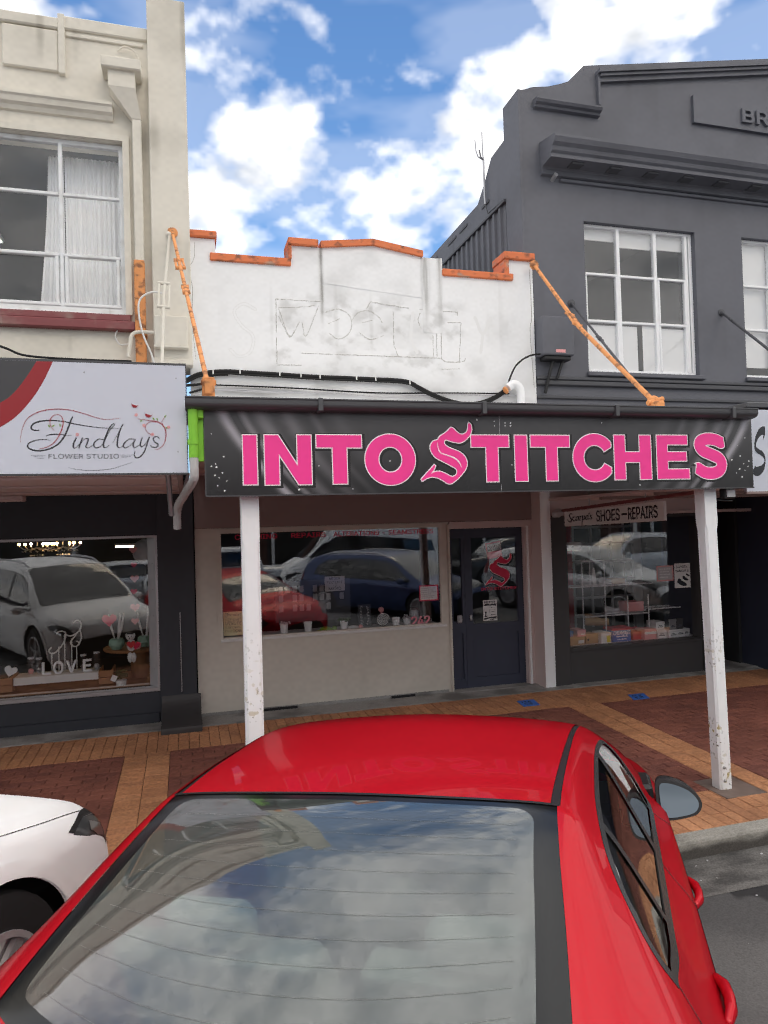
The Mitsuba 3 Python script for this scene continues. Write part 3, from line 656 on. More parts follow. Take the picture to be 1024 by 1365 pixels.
def grey_window(x0, x1, lab, blind_z, mode):
    w = f'{GB}__window'; w = numbered(w)
    y0 = yg + .07; xs_ = [x0, x0 + .025, x0 + .53, x0 + .575, x0 + 1.105, x0 + 1.15, x1 - .095, x1]
    fr = [(x0, x1, WZ[1] - .04, WZ[1]), (x0, x1, WZ[0], WZ[0] + .05), (x0, x0 + .035, WZ[0], WZ[1]), (x1 - .05, x1, WZ[0], WZ[1]), (x1 - .115, x1 - .07, WZ[0], WZ[1]), (x0 + .525, x0 + .575, WZ[0], WZ[1]), (x0 + 1.10, x0 + 1.15, WZ[0], WZ[1])]
    scene[w] = mikit.ply(bars(fr, y0, y0 + .06, .005), 'mat_white'); tag(w, lab)
    cols = [(x0 + .035, x0 + .525), (x0 + .575, x0 + 1.10), (x0 + 1.15, x1 - .115)]
    rows = [(WZ[0] + .05, 4.60), (4.635, 5.22), (5.255, WZ[1] - .04)]
    for i, (a, b) in enumerate(cols):
        for j, (z0, z1) in enumerate(rows):
            add('pane', bx(a, b, y0 + .03, y0 + .0302, z0, z1), 'mat_glass', w)
        for z in (4.60, 5.22):
            add('glazing_bar', bars([(a, b, z, z + .035)], y0 - .004 if i != 1 else y0 + .004, y0 + .055), 'mat_white', w)
        if i != 1:
            for z0, z1 in rows[:2]:
                for a_, b_ in ((a, a + .03), (b - .03, b)): add('sash_stile', bars([(a_, b_, z0, z1)], y0 - .006, y0 + .05), 'mat_white', w)
        if mode == 0:
            add('blind', cat_([bx(a - .02, b + .02, y0 + .085, y0 + .09, blind_z[i], WZ[1]), tube([(a, y0 + .088, blind_z[i]), (b, y0 + .088, blind_z[i])], .010, 8)]), 'mat_blind', w)
            if i != 1: add('frosted_film', bx(a - .02, b + .02, y0 + .045, y0 + .048, WZ[0], 4.575), 'mat_blind', w)
            else: add('frosted_film', cat_([bx(a - .02, a + .255, y0 + .045, y0 + .048, WZ[0], 4.58), bx(a + .335, b + .02, y0 + .045, y0 + .048, WZ[0], 4.60)]), 'mat_blind', w)
        else:
            add('blind', bx(a - .02, b + .02, y0 + .085, y0 + .09, blind_z[i], WZ[1]), 'mat_blind', w)
    room(GB, x0 - .4, x1 + .4, yg + .351, yg + 3.5, 3.3, 6.3, 'mat_roommid', name='upstairs_room')
grey_window(*W1, 'white nine pane window with roller blinds part lowered', (5.725, 5.66, 5.675), 0)
grey_window(*W2, 'white window with blinds fully lowered cut by the photo edge', (4.10, 4.10, 4.10), 1)
grey_window(*W3, None, (4.10, 4.10, 4.10), 1)
add('ledge', cat_([bx(a - .03, b + .06, yg - .05, yg + .07, WZ[0] - .06, WZ[0] - .003, .01) for a, b in (W1, W2, W3)]), 'mat_grey', GB)
# shoe shop under the grey building
SY = 7.72
add('shop_bulkhead', bx(4.287, 6.62, SY - .045, SY + .3, 2.075, 2.9, .005), 'mat_pink', GB)
add('shop_bulkhead', bx(5.9, 9.5, SY - .09, SY - .046, 2.06, 2.10, .005), 'mat_pink', GB)
shole = sbox(4.535, .425, 6.46, 2.02)
add('shopfront_wall', plate(sbox(4.29, -.03, 6.60, 2.074).difference(shole), SY + .16, .16), 'mat_charcoal', GB)
for a, b in ((4.292, 4.52), (6.475, 6.60)): add('shop_pilaster', bx(a, b, SY - .03, SY - .001, -.02, 2.07, .005), 'mat_charcoal', GB)
add('sill', bx(4.52, 6.475, SY - .03, SY + .10, .39, .424, .005), 'mat_charcoal', GB)
add('shop_window', bx(4.535, 6.46, SY + .06, SY + .0602, .424, 2.02), 'mat_glass_shop', GB)
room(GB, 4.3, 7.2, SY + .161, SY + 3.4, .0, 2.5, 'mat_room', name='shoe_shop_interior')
add('window_ledge', bx(4.32, 6.58, SY + .161, SY + .95, .36, .425, .004), 'mat_papergrey', GB)
add('entry_wall', cat_([bx(6.602, 6.66, SY + .0, 8.6, 0, 2.5), bx(6.6, 7.3, 8.58, 8.64, 0, 2.5), bx(7.255, 7.4, 6.2, 8.6, -.05, 2.55, .005), bx(7.41, 12.4, SY, SY + .2, 0, 2.6)]), 'mat_navy', GB)
add('entry_floor', bx(6.6, 7.26, 7.62, 8.6, -.05, .008), 'mat_concrete', GB)
add('inner_door_frame', cat_([bx(5.52, 5.60, SY + 1.6, SY + 1.66, .0, 2.1), bx(6.62, 6.76, SY + 1.6, SY + 1.66, .0, 2.1), bx(5.52, 6.8, SY + 1.6, SY + 1.66, 2.05, 2.15)] + [bx(5.6, 6.62, SY + 1.61, SY + 1.64, z, z + .035) for z in (.55, .82, 1.09, 1.36, 1.63, 1.88)] + [bx(x, x + .03, SY + 1.612, SY + 1.638, .4, 2.05) for x in (5.88, 6.22, 6.45)]), 'mat_roomlight', GB)
add('red_curtain', bx(5.18, 5.50, SY + 1.5, SY + 1.58, .4, 2.3), 'mat_signred', GB)
# meter box and its cable, dark junction on the grey wall
BX = thing('meter_box', 'dark grey service box with small red sticker on the grey wall', 'box')
add('case', bx(4.315, 4.755, yg - .20, yg - .001, 4.075, 4.56, .012), 'mat_grey', BX)
add('gland', cat_([bx(4.36, 4.72, yg - .17, yg - .02, 4.02, 4.074, .01), tube([(4.50, yg - .1, 4.03), (4.44, yg - .08, 3.80), (4.40, yg - .06, 3.62)], .022, 8), tube([(4.64, yg - .1, 4.03), (4.56, yg - .08, 3.80)], .02, 8)]), 'mat_black', BX)
add('sticker', bx(4.49, 4.625, yg - .203, yg - .2005, 4.105, 4.145), 'mat_pinksoft', BX)
MT = thing('meter_box', 'cream painted meter box on the pilaster above the florist sign', 'box')
add('case', bx(-.262, .078, YF - .20, YF - .121, 3.99, 4.31, .008), 'mat_cream', MT)
add('lip', bx(-.27, .085, YF - .215, YF - .12, 3.965, 3.99, .004), 'mat_cream', MT)
add('pipe', tube([(-.26, YF - .16, 4.13), (-.42, YF - .16, 4.13), (-.49, YF - .16, 4.09), (-.51, YF - .16, 3.98), (-.53, YF - .16, 3.86)], .02, 10, 6), 'mat_cream', MT)

# ------------------------------------------------------------------ verandahs and posts
VM = thing('verandah', 'timber verandah with black gutter carrying the black and pink shop sign', 'verandah')
def corrugated(x0, x1, y0, z0, y1, z1, pitch=.076, amp=.009):
    n = int((x1 - x0) / pitch * 6); xs_ = np.linspace(x0, x1, n); zz = amp * np.sin(2 * np.pi * xs_ / pitch)
    v = np.concatenate([np.stack([xs_, np.full(n, y0), z0 + zz], 1), np.stack([xs_, np.full(n, y1), z1 + zz], 1)]); f = []
    for i in range(n - 1): f += [(i, i + 1, n + i + 1), (i, n + i + 1, n + i)]
    return trimesh.Trimesh(v, f, process=False)
add('roof_sheet', corrugated(.05, 4.24, 4.40, 2.812, YF - .05, 3.30), 'mat_offwhite', VM)
add('beam', bx(.14, 4.20, 4.50, 4.60, 2.30, 2.62, .006), 'mat_taupe', VM)
add('soffit', bx(.14, 4.22, 4.60, YF - .05, 2.62, 2.64), 'mat_pink', VM)
for y in (5.3, 6.1, 6.9, 7.6): add('batten', bx(.14, 4.2, y, y + .05, 2.60, 2.619, .004), 'mat_pink', VM)
gp = [(y_, z_ - .034) for y_, z_ in [(4.42, 2.775)] + [(4.36 - .055 * math.sin(t), 2.80 - .035 * math.cos(t) + .01) for t in np.linspace(0, math.pi / 2, 6)] + [(4.305, 2.835), (4.298, 2.838), (4.298, 2.846), (4.312, 2.846), (4.318, 2.82), (4.40, 2.795), (4.42, 2.84)]]
add('gutter', profile_x(gp, .018, 4.195), 'mat_gutter', VM, smooth=40, label='black gutter along the verandah edge')
for x in (.82, 1.93, 2.95, 3.95): add('gutter_bracket', cat_([bx(x, x + .03, 4.288, 4.42, 2.732, 2.816, .004)]), 'mat_gutter', VM)
add('fascia', bx(.02, 4.22, 4.425, 4.47, 2.66, 2.803, .004), 'mat_gutter', VM)
def post(name, xb, xt, lab, h=2.60):
    p = thing(name, lab, 'post', 'white verandah posts')
    def sec(w, ch, cx, z):
        a, b = w / 2, w / 2 - ch
        return [(cx - a, 4.55 - b, z), (cx - b, 4.55 - a, z), (cx + b, 4.55 - a, z), (cx + a, 4.55 - b, z), (cx + a, 4.55 + b, z), (cx + b, 4.55 + a, z), (cx - b, 4.55 + a, z), (cx - a, 4.55 + b, z)]
    zb = pav(4.55) - .002; lerp = lambda z: xb + (xt - xb) * (z - zb) / (h - zb)
    levels = [(zb, .016), (1.90, .016), (1.955, .003), (h, .003)]
    out = []
    for (z0, c0), (z1, c1) in zip(levels[:-1], levels[1:]): out.append(hull(sec(.112, c0, lerp(z0), z0) + sec(.112, c1, lerp(z1), z1)))
    add('shaft', tm(sum((manifold3d.Manifold(manifold3d.Mesh(np.asarray(o.vertices, np.float32), np.asarray(o.faces, np.uint32))) for o in out[1:]), manifold3d.Manifold(manifold3d.Mesh(np.asarray(out[0].vertices, np.float32), np.asarray(out[0].faces, np.uint32))))), 'mat_post', p)
    for z in (zb + .07, zb + .17): add('bolt', rot_to(lathe([(0, 0), (.011, 0), (.011, .008), (.006, .013), (0, .013)], n=10), (0, 0, 1), (0, -1, 0)).apply_translation((lerp(z) - .02, 4.494, z)), 'mat_steel', p)
    return p
post('verandah_post', .395, .402, 'left white timber post with lichen spots, rising behind the red car')
post('verandah_post', 3.945, 3.885, 'right white timber post with peeling foot standing on the dark plate')

VL = thing('verandah', 'flat verandah with boarded soffit over the florist window', 'verandah')
add('soffit', bx(-6.5, -.01, 4.46, YF - .07, 2.42, 2.45), 'mat_pink', VL)
for y in (5.35, 6.3, 7.15): add('batten', bx(-6.5, -.02, y, y + .07, 2.40, 2.419, .004), 'mat_pink', VL)
add('roof', bx(-6.5, -.012, 4.44, YF - .002, 2.99, 3.02, .005), 'mat_gutter', VL)
add('fascia', bx(-6.5, .0, 4.42, 4.46, 2.37, 3.02, .004), 'mat_taupe', VL)
add('end_board', bx(-.04, -.005, 4.47, YF - .1, 2.36, 2.985, .004), 'mat_taupe', VL)
VR = thing('verandah', 'verandah with white signboard front carrying a dark letter at the right edge', 'verandah')
add('roof', bx(4.30, 12.3, 4.52, yg - .06, 2.86, 2.90, .005), 'mat_gutter', VR)
add('soffit', bx(4.245, 12.3, 4.60, SY - .1, 2.25, 2.28, .003), 'mat_pink', VR)
for y in (4.75, 5.6, 6.5): add('batten', bx(4.26, 12.3, y, y + .06, 2.22, 2.249, .004), 'mat_taupe', VR)
FL = thing('floodlight', 'small grey floodlight under the right end of the black sign', 'light')
add('body', bx(4.005, 4.10, 4.46, 4.53, 2.135, 2.215, .008), 'mat_black', FL); add('lens', bx(4.015, 4.09, 4.452, 4.459, 2.15, 2.205), 'mat_papergrey', FL)
add('bracket', tube([(3.95, 4.52, 2.21), (3.945, 4.5, 2.13), (4.0, 4.5, 2.125), (4.10, 4.5, 2.12)], .006, 6), 'mat_black', FL)
LF = thing('soffit_light', 'pale boxed light fitting under the florist verandah', 'light')
add('body', bx(-2.0, -1.47, 7.30, 7.48, 2.345, 2.40, .012), 'mat_pink', LF)

# ------------------------------------------------------------------ the black and pink sign
SG = thing('shop_sign', 'long black sign reading INTO STITCHES in bold pink capitals', 'sign')
YS = 4.40
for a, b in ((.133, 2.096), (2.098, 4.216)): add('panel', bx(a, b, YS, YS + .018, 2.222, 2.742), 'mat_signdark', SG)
add('edge_trim', cat_([bx(.128, 4.221, YS - .002, YS + .02, 2.7425, 2.752), bx(.125, .1328, YS - .002, YS + .02, 2.22, 2.752), bx(.128, 4.221, YS - .002, YS + .02, 2.213, 2.2215)]), 'mat_gutter', SG)
def ring(cx, cz, rx, rz, ix, iz):
    e = lambda a, b: affinity.scale(Point(cx, cz).buffer(1, 48), a, b)
    return e(rx, rz).difference(e(ix, iz))
R = sbox
def glyph_T(x0, x1, s0, s1, z0, z1, zs): return unary_union([R(x0, zs, x1, z1), R(s0, z0, s1, zs + .01)])
G = {}
G['I'] = R(.357, 2.286, .441, 2.593)
G['N'] = Polygon([(.49, 2.283), (.49, 2.594), (.575, 2.594), (.695, 2.40), (.695, 2.595), (.783, 2.595), (.783, 2.283), (.70, 2.283), (.578, 2.475), (.578, 2.283)])
G['T'] = glyph_T(.818, 1.113, .922, 1.014, 2.284, 2.597, 2.517)
G['O'] = ring(1.307, 2.4385, .171, .1665, .081, .084)
G['T_001'] = glyph_T(1.882, 2.160, 1.99, 2.077, 2.287, 2.603, 2.523)
G['I_001'] = R(2.206, 2.288, 2.298, 2.604)
G['T_002'] = glyph_T(2.328, 2.630, 2.444, 2.532, 2.288, 2.605, 2.525)
cc = ring(2.832, 2.4485, .174, .1705, .090, .090)
G['C'] = cc.difference(Polygon([(2.83, 2.4485), (3.10, 2.60), (3.10, 2.305)])).difference(R(2.966, 2.2, 3.1, 2.7))
G['H'] = unary_union([R(2.994, 2.290, 3.083, 2.611), R(3.206, 2.290, 3.302, 2.611), R(3.05, 2.415, 3.25, 2.489)])
G['E'] = unary_union([R(3.354, 2.291, 3.445, 2.613), R(3.44, 2.291, 3.632, 2.362), R(3.44, 2.424, 3.610, 2.489), R(3.44, 2.545, 3.620, 2.613)])
G['S'] = stroke([(3.925, 2.562), (3.87, 2.583), (3.80, 2.588), (3.742, 2.572), (3.728, 2.538), (3.76, 2.500), (3.83, 2.472), (3.90, 2.442), (3.926, 2.398), (3.905, 2.352), (3.845, 2.330), (3.77, 2.336), (3.712, 2.366)], .087, 8)
G['S'] = G['S'].difference(Polygon([(3.94, 2.64), (3.955, 2.53), (4.05, 2.5), (4.05, 2.66)])).difference(Polygon([(3.60, 2.42), (3.60, 2.30), (3.66, 2.30), (3.685, 2.33), (3.70, 2.40)]))
SGL = [(765, 85), (790, 110), (800, 150), (800, 195), (785, 240), (750, 290), (700, 335), (640, 360), (570, 352), (500, 335), (455, 320), (432, 332), (425, 365), (450, 402), (500, 432), (570, 460), (640, 490), (700, 540), (732, 600), (738, 660), (715, 730), (670, 790), (620, 845), (560, 895), (510, 920), (470, 912), (420, 880), (360, 845), (300, 828), (250, 825), (200, 840)]
SGL2 = [(130, 878), (120, 855), (200, 765), (292, 662), (308, 675), (290, 725), (248, 782)]
SGL3 = [(300, 757), (360, 752), (430, 775), (500, 812), (545, 825), (588, 800), (605, 757), (588, 715), (540, 685), (460, 640), (380, 600), (310, 560), (265, 505), (240, 440), (245, 390), (275, 345), (318, 328)]
SGL4 = [(345, 318), (355, 290), (385, 262), (430, 235), (470, 200), (505, 163), (530, 155), (560, 175), (600, 215), (645, 243), (690, 243), (730, 215), (750, 170), (752, 110)]
GLY_S = Polygon(np.vstack([catmull(SGL, 4), SGL2, catmull(SGL3, 4), catmull(SGL4, 4)])).buffer(0)
SHINE = taper([(335, 360), (345, 440), (380, 500), (470, 535), (570, 575), (630, 630), (662, 700)], [4, 10, 16, 18, 24, 14, 4])
AS = [[.000527, -1.7e-05, 1.468076], [0, -.000494, 2.729581]]
G['S_001'] = aff(GLY_S, AS)
for k, g in G.items():
    add('letter_shadow', plate(affinity.translate(g.buffer(.016, join_style='mitre'), .008, -.006), YS - .0005, .0012), 'mat_black', SG)
    add('letter_outline', plate(g.buffer(.0062, join_style='mitre'), YS - .002, .0012), 'mat_pinkline', SG)
    add('letter', plate(g.buffer(-.0005), YS - .0035, .0014), 'mat_pinkface', SG)
add('letter_shine', plate(aff(SHINE.difference(stroke([(345, 430), (400, 515), (500, 552), (600, 605)], 5)), AS), YS - .0052, .0006), 'mat_pinkline', SG)
sp = [(.165, 2.40), (.19, 2.415), (.195, 2.395), (.21, 2.33), (.185, 2.345), (.23, 2.36), (.255, 2.31), (.24, 2.25), (.20, 2.28), (.24, 2.46), (.17, 2.60), (.83, 2.40), (.80, 2.44), (.70, 2.25), (1.05, 2.25), (1.305, 2.43), (3.2, 2.25), (4.02, 2.43), (4.10, 2.46), (4.13, 2.40), (4.09, 2.36), (4.14, 2.35), (4.11, 2.30), (4.17, 2.38), (4.06, 2.33), (4.08, 2.54), (4.15, 2.60), (4.18, 2.42), (2.06, 2.70), (2.14, 2.69), (2.18, 2.69), (2.14, 2.67), (2.18, 2.67), (2.06, 2.67), (2.09, 2.40), (2.18, 2.40), (1.93, 2.71), (2.9, 2.70)]
add('sparkle', plate(unary_union([Point(x, z).buffer(random.uniform(.0035, .007), 6) for x, z in sp]), YS - .0005, .001), 'mat_white', SG, kind='stuff')
add('seam_trim', bx(2.0955, 2.0985, YS - .001, YS + .003, 2.222, 2.742), 'mat_papergrey', SG)

# ------------------------------------------------------------------ the florist sign
FS = thing('florist_sign', 'white signboard reading Findlays Flower Studio with red curve and vine drawing', 'sign')
add('panel', bx(-4.2, .024, YS, YS + .018, 2.363, 3.013), 'mat_signwhite', FS)
add('edge_trim', cat_([bx(-4.2, .028, YS - .002, YS + .03, 3.0135, 3.026), bx(-4.2, .028, YS - .001, YS + .02, 2.352, 2.3625), bx(.0245, .030, YS - .002, YS + .02, 2.355, 3.02)]), 'mat_gutter', FS)
red = Polygon(np.vstack([catmull([(-1.6, 2.32), (-1.25, 2.47), (-.99, 2.631), (-.901, 2.701), (-.819, 2.804), (-.76, 2.907), (-.705, 3.03)], 6), catmull([(-.79, 3.03), (-.816, 2.981), (-.863, 2.904), (-.921, 2.826), (-.99, 2.769), (-1.25, 2.62), (-1.6, 2.50)], 6)]))
bound = R(-4.19, 2.364, .02, 3.012)
add('red_curve', plate(red.intersection(bound), YS - .0005, .0012), 'mat_signred', FS)
add('grey_corner', plate(Polygon(np.vstack([[(-3.0, 3.03)], catmull([(-.79, 3.03), (-.816, 2.981), (-.863, 2.904), (-.921, 2.826), (-.99, 2.769), (-1.25, 2.62), (-1.6, 2.50)], 6), [(-3.0, 2.45)]])).intersection(bound).difference(red), YS - .0005, .001), 'mat_signgrey', FS)
AF = [[.000882, -1.9e-05, -.920598], [6e-06, -.00095, 2.805047]]
ink = [taper(p, w) for p, w in [
    ([(150, 203), (120, 203), (103, 190), (115, 165), (160, 148), (230, 143), (300, 150), (370, 165), (450, 178), (540, 188), (640, 193)], [5, 8, 9, 9, 8, 7, 6, 6, 5, 4, 2]),
    ([(352, 120), (340, 145), (320, 200), (295, 250), (260, 290), (210, 317), (150, 328), (100, 318), (82, 300), (95, 278), (140, 262), (190, 260), (215, 265)], [7, 9, 10, 10, 9, 8, 8, 9, 8, 6, 5, 4, 2]),
    ([(190, 238), (220, 229), (270, 228), (345, 236)], [3, 7, 6, 2]), ([(374, 250), (357, 285), (357, 308), (370, 310), (395, 286)], [8, 10, 9, 4, 3]),
    ([(412, 250), (400, 280), (390, 312)], [6, 9, 7]), ([(396, 290), (425, 258), (447, 256), (442, 280), (432, 303), (448, 311), (478, 292)], [3, 4, 7, 9, 8, 4, 3]),
    ([(545, 262), (510, 258), (482, 285), (490, 310), (520, 304), (550, 272)], [5, 5, 9, 8, 4, 4]), ([(545, 280), (580, 205), (610, 168), (595, 166), (570, 205), (543, 280), (545, 308), (560, 308), (578, 296)], [3, 4, 5, 6, 8, 10, 8, 4, 3]),
    ([(600, 280), (645, 200), (665, 165), (650, 190), (632, 250), (628, 298), (645, 312), (672, 292)], [2.5, 3, 5, 7, 10, 9, 4, 3]), ([(735, 258), (702, 258), (668, 290), (674, 312), (705, 300), (742, 262)], [5, 5, 9, 7, 3, 4]),
    ([(742, 260), (728, 292), (738, 312), (770, 292)], [6, 9, 5, 3]), ([(787, 248), (774, 285), (780, 305), (805, 290), (832, 246)], [6, 9, 7, 4, 5]),
    ([(832, 246), (802, 330), (777, 365), (750, 375), (735, 360), (740, 335)], [7, 8, 8, 8, 7, 4]), ([(897, 256), (880, 240), (858, 252), (864, 274), (888, 290), (880, 307), (850, 308), (838, 295)], [4, 5, 7, 8, 8, 7, 6, 4])]]
add('script_lettering', plate(aff(unary_union(ink), AF), YS - .0005, .0014), 'mat_ink', FS, label='flowing dark script reading Findlays')
thin = [taper(p, w) for p, w in [([(42, 275), (45, 220), (75, 140), (140, 95), (230, 75), (330, 78), (420, 100), (500, 125), (560, 135), (650, 128)], [1, 2, 3, 4, 4.5, 4, 3.5, 3, 2, 1]),
    ([(240, 205), (216, 170), (220, 130), (250, 108), (280, 115), (294, 150), (285, 200), (255, 260), (210, 300), (150, 318)], [2, 4, 5, 3, 3, 6, 6, 5, 4, 2]),
    ([(755, 130), (830, 140), (890, 150), (930, 185), (940, 235), (925, 290), (895, 318), (868, 325)], [2, 3, 5, 6, 6, 4, 3, 1.5]), ([(918, 165), (914, 145), (935, 113)], [4, 3, 2]), ([(880, 150), (835, 150), (808, 175), (812, 205), (840, 228), (862, 226)], [2, 3, 3.5, 3, 3, 2])]]
add('red_swash', plate(aff(unary_union(thin), AF), YS - .0019, .0008), 'mat_signred', FS)
lf = unary_union([affinity.rotate(affinity.scale(Point(x, y).buffer(1, 8), 9, 4), a) for x, y, a in [(860, 130, 60), (883, 132, 75), (935, 113, -45), (780, 143, -20), (945, 187, 30), (210, 178, 60), (235, 176, -30), (275, 172, 70)]])
add('leaf_print', plate(aff(lf, AF), YS - .0028, .0006), 'mat_leafgreen', FS)
fl = unary_union([Point(x + 7 * math.cos(t), y + 7 * math.sin(t)).buffer(4.2, 6) for x, y in [(748, 106), (798, 172), (852, 228), (957, 182), (380, 230)] for t in np.arange(5) * 1.2566])
add('flower_print', plate(aff(fl, AF), YS - .0036, .0006), 'mat_pinksoft', FS)
bird = lambda x, y, s: unary_union([affinity.rotate(affinity.scale(Point(x, y).buffer(1, 10), 17 * s, 9 * s), 12), Polygon([(x - 10 * s, y - 4 * s), (x - 24 * s, y - 22 * s), (x - 14 * s, y + 6 * s)]), Polygon([(x + 8 * s, y), (x + 28 * s, y - 10 * s), (x + 14 * s, y + 8 * s)]), Point(x - 12 * s, y - 7 * s).buffer(7 * s)])
for bd in (bird(737, 52, .9), bird(825, 112, 1.0)): add('bird_print', plate(aff(bd, AF), YS - .0044, .0006), 'mat_signred', FS)
x0, z0 = -.920598 + .000882 * 198, 2.805 - .00095 * 375
add('small_lettering', text_xz('FLOWER STUDIO', .0275, x0, YS - .0005, z0, .001, width=.381), 'mat_inkgrey', FS)
hl = [stroke(p, 1.6, 0) for p in [[(100, 355), (186, 357)], [(115, 364), (180, 365)], [(135, 373), (180, 374)], [(645, 357), (728, 357)], [(648, 366), (712, 366)], [(650, 375), (690, 374)]]] + [taper([(328, 432), (400, 447), (500, 450), (600, 440), (725, 402)], [1.5, 3, 3.5, 3, 1.5])]
add('fine_lines', plate(aff(unary_union(hl), AF), YS - .0005, .0008), 'mat_inkgrey', FS)
add('screw', plate(unary_union([Point(x, z).buffer(.004, 6) for x, z in ((-.545, 2.955), (-.03, 2.935), (-.03, 2.49))]), YS - .0005, .0015), 'mat_steel', FS, kind='stuff')

# right hand signboard with a dark italic letter
RS = thing('white_signboard', 'white board with a dark curly letter s cut by the right edge', 'sign')
add('panel', bx(4.235, 12.2, YS + .09, YS + .12, 2.19, 2.835), 'mat_signwhite', RS)
add('edge_trim', bx(4.232, 12.2, YS + .088, YS + .125, 2.172, 2.1895), 'mat_taupe', RS)
LS = Polygon(np.vstack([catmull([(495, 320), (470, 318), (430, 345), (395, 420), (378, 500), (380, 560), (400, 600), (440, 625), (478, 660), (482, 700), (455, 735), (410, 752), (385, 750), (382, 735), (370, 770), (355, 790)], 4), catmull([(362, 835), (390, 852), (430, 845), (475, 790), (492, 710), (490, 640), (465, 590), (420, 560), (396, 535), (400, 490), (425, 440), (460, 410), (478, 415), (474, 465), (495, 400)], 4)])).buffer(0)
add('letter', plate(aff(LS, [[.000892, -2e-05, 3.998], [0, -.000732, 2.935]]), YS + .0895, .0015), 'mat_ink', RS)

# green end board, downpipe, grey waste pipe between the two signs
GP = thing('green_downpipe', 'lime green downpipe and board between the two signs', 'downpipe')
add('board', bx(.034, .124, 4.404, 4.418, 2.43, 2.762, .003), 'mat_green', GP)
add('pipe', tube([(.062, 4.372, 2.765), (.062, 4.372, 2.45)], .029, 16), 'mat_green', GP, smooth=40)
add('collar', lathe([(0, 0), (.034, 0), (.034, .03), (0, .03)], (.062, 4.372, 2.53)), 'mat_green', GP)
add('bracket', bx(.085, .124, 4.37, 4.403, 2.69, 2.755, .006), 'mat_green', GP)
add('grey_pipe', tube([(.062, 4.372, 2.449), (.062, 4.372, 2.36), (.055, 4.42, 2.315), (.0, 4.72, 2.24), (-.045, 4.98, 2.17), (-.05, 5.05, 2.03)], .027, 14, 5), 'mat_pvc', GP, smooth=40, label='grey plastic bend below the green pipe')
add('strut', cat_([tube([(-.10, 4.9, 2.40), (-.085, 5.0, 2.12)], .018, 6), tube([(.03, 4.9, 2.40), (-.03, 5.0, 2.15)], .012, 6)]), 'mat_steel', GP)

# ------------------------------------------------------------------ stay rods
def rod(name, lab, cat, pts, r, m, anchor_r=.05, buckle=None, brk=None, group=None):
    t = thing(name, lab, cat, group)
    add('bar', tube(pts, r, 10), m, t, smooth=40)
    p0 = np.array(pts[0])
    add('anchor', cat_([rot_to(lathe([(0, 0), (anchor_r, 0), (anchor_r, .012), (0, .02)], n=16), (0, 0, 1), (0, -1, 0)).apply_translation((p0[0], p0[1] + .02, p0[2] + .01)), ball(.03, p0)]), m, t)
    if buckle is not None:
        for f, L, w in buckle:
            seg = np.array(pts); d = np.linalg.norm(np.diff(seg, axis=0), axis=1); c = np.r_[0, np.cumsum(d)]; s = f * c[-1]
            P = np.array([np.interp(s, c, seg[:, k]) for k in range(3)]); Q = np.array([np.interp(s + .01, c, seg[:, k]) for k in range(3)]); u = (Q - P) / np.linalg.norm(Q - P)
            sdv = np.cross(u, (0, 1, 0)); sdv /= np.linalg.norm(sdv)
            fr = [tube([P - u * L / 2 + sdv * w, P + u * L / 2 + sdv * w], .011, 8), tube([P - u * L / 2 - sdv * w, P + u * L / 2 - sdv * w], .011, 8)]
            for e in (-1, 1): fr.append(tube([P + u * e * L / 2 - sdv * (w + .012), P + u * e * L / 2 + sdv * (w + .012)], .018, 8))
            add('turnbuckle', cat_(fr), m, t)
    if brk is not None: add('end_bracket', brk, m, t)
    return t
rod('stay_rod', 'orange stay rod with turnbuckle running down to the left end of the gutter', 'rod', [(-.055, YF - .15, 5.24), (.04, 5.0, 3.62), (.155, 4.62, 2.95)] if False else [(-.055, YF - .15, 5.22), (.163, 4.62, 2.95)], .016, 'mat_rust', .055, [(.30, .26, .035), (.50, .16, .02)],
    cat_([bx(.128, .205, 4.58, 4.70, 2.86, 2.99, .006), bx(.14, .195, 4.56, 4.60, 2.88, 2.97, .004), tube([(.12, 4.62, 2.96), (.215, 4.62, 2.96)], .018, 10)]), 'orange stay rods')
rod('stay_rod', 'orange stay rod with turnbuckle slanting across the grey building window', 'rod', [(4.27, yg - .14, 5.20), (3.864, 6.2, 3.956), (3.745, 4.9, 2.945)], .021, 'mat_rust', .06, [(.50, .30, .040)],
    cat_([ball(.05, (3.76, 4.95, 2.97)), bx(3.70, 3.79, 4.84, 4.96, 2.88, 2.96, .01), tube([(3.68, 4.92, 2.95), (3.83, 4.92, 2.99)], .02, 8)]), 'orange stay rods')
rod('stay_rod', 'thin dark stay rod with clear insulator beside the white nine pane window', 'rod', [(4.85, yg - .02, 4.79), (3.72, 4.9, 2.93)], .014, 'mat_greydark', .05, [(.82, .26, .03), (.45, .1, .02)], None, 'dark stay rods')
rod('stay_rod', 'thin dark stay rod at the far right of the grey wall', 'rod', [(7.18, yg - .02, 4.80), (5.9, 5.2, 3.1)], .016, 'mat_greydark', .05, [(.12, .1, .02)], None, 'dark stay rods')
rod('stay_rod', 'cream painted stay rod with a square link on the pilaster', 'rod', [(-.085, YF - .15, 5.20), (-.15, 7.45, 4.46), (-.20, 6.9, 3.05)], .016, 'mat_cream', .04, [(.36, .30, .05)], None)

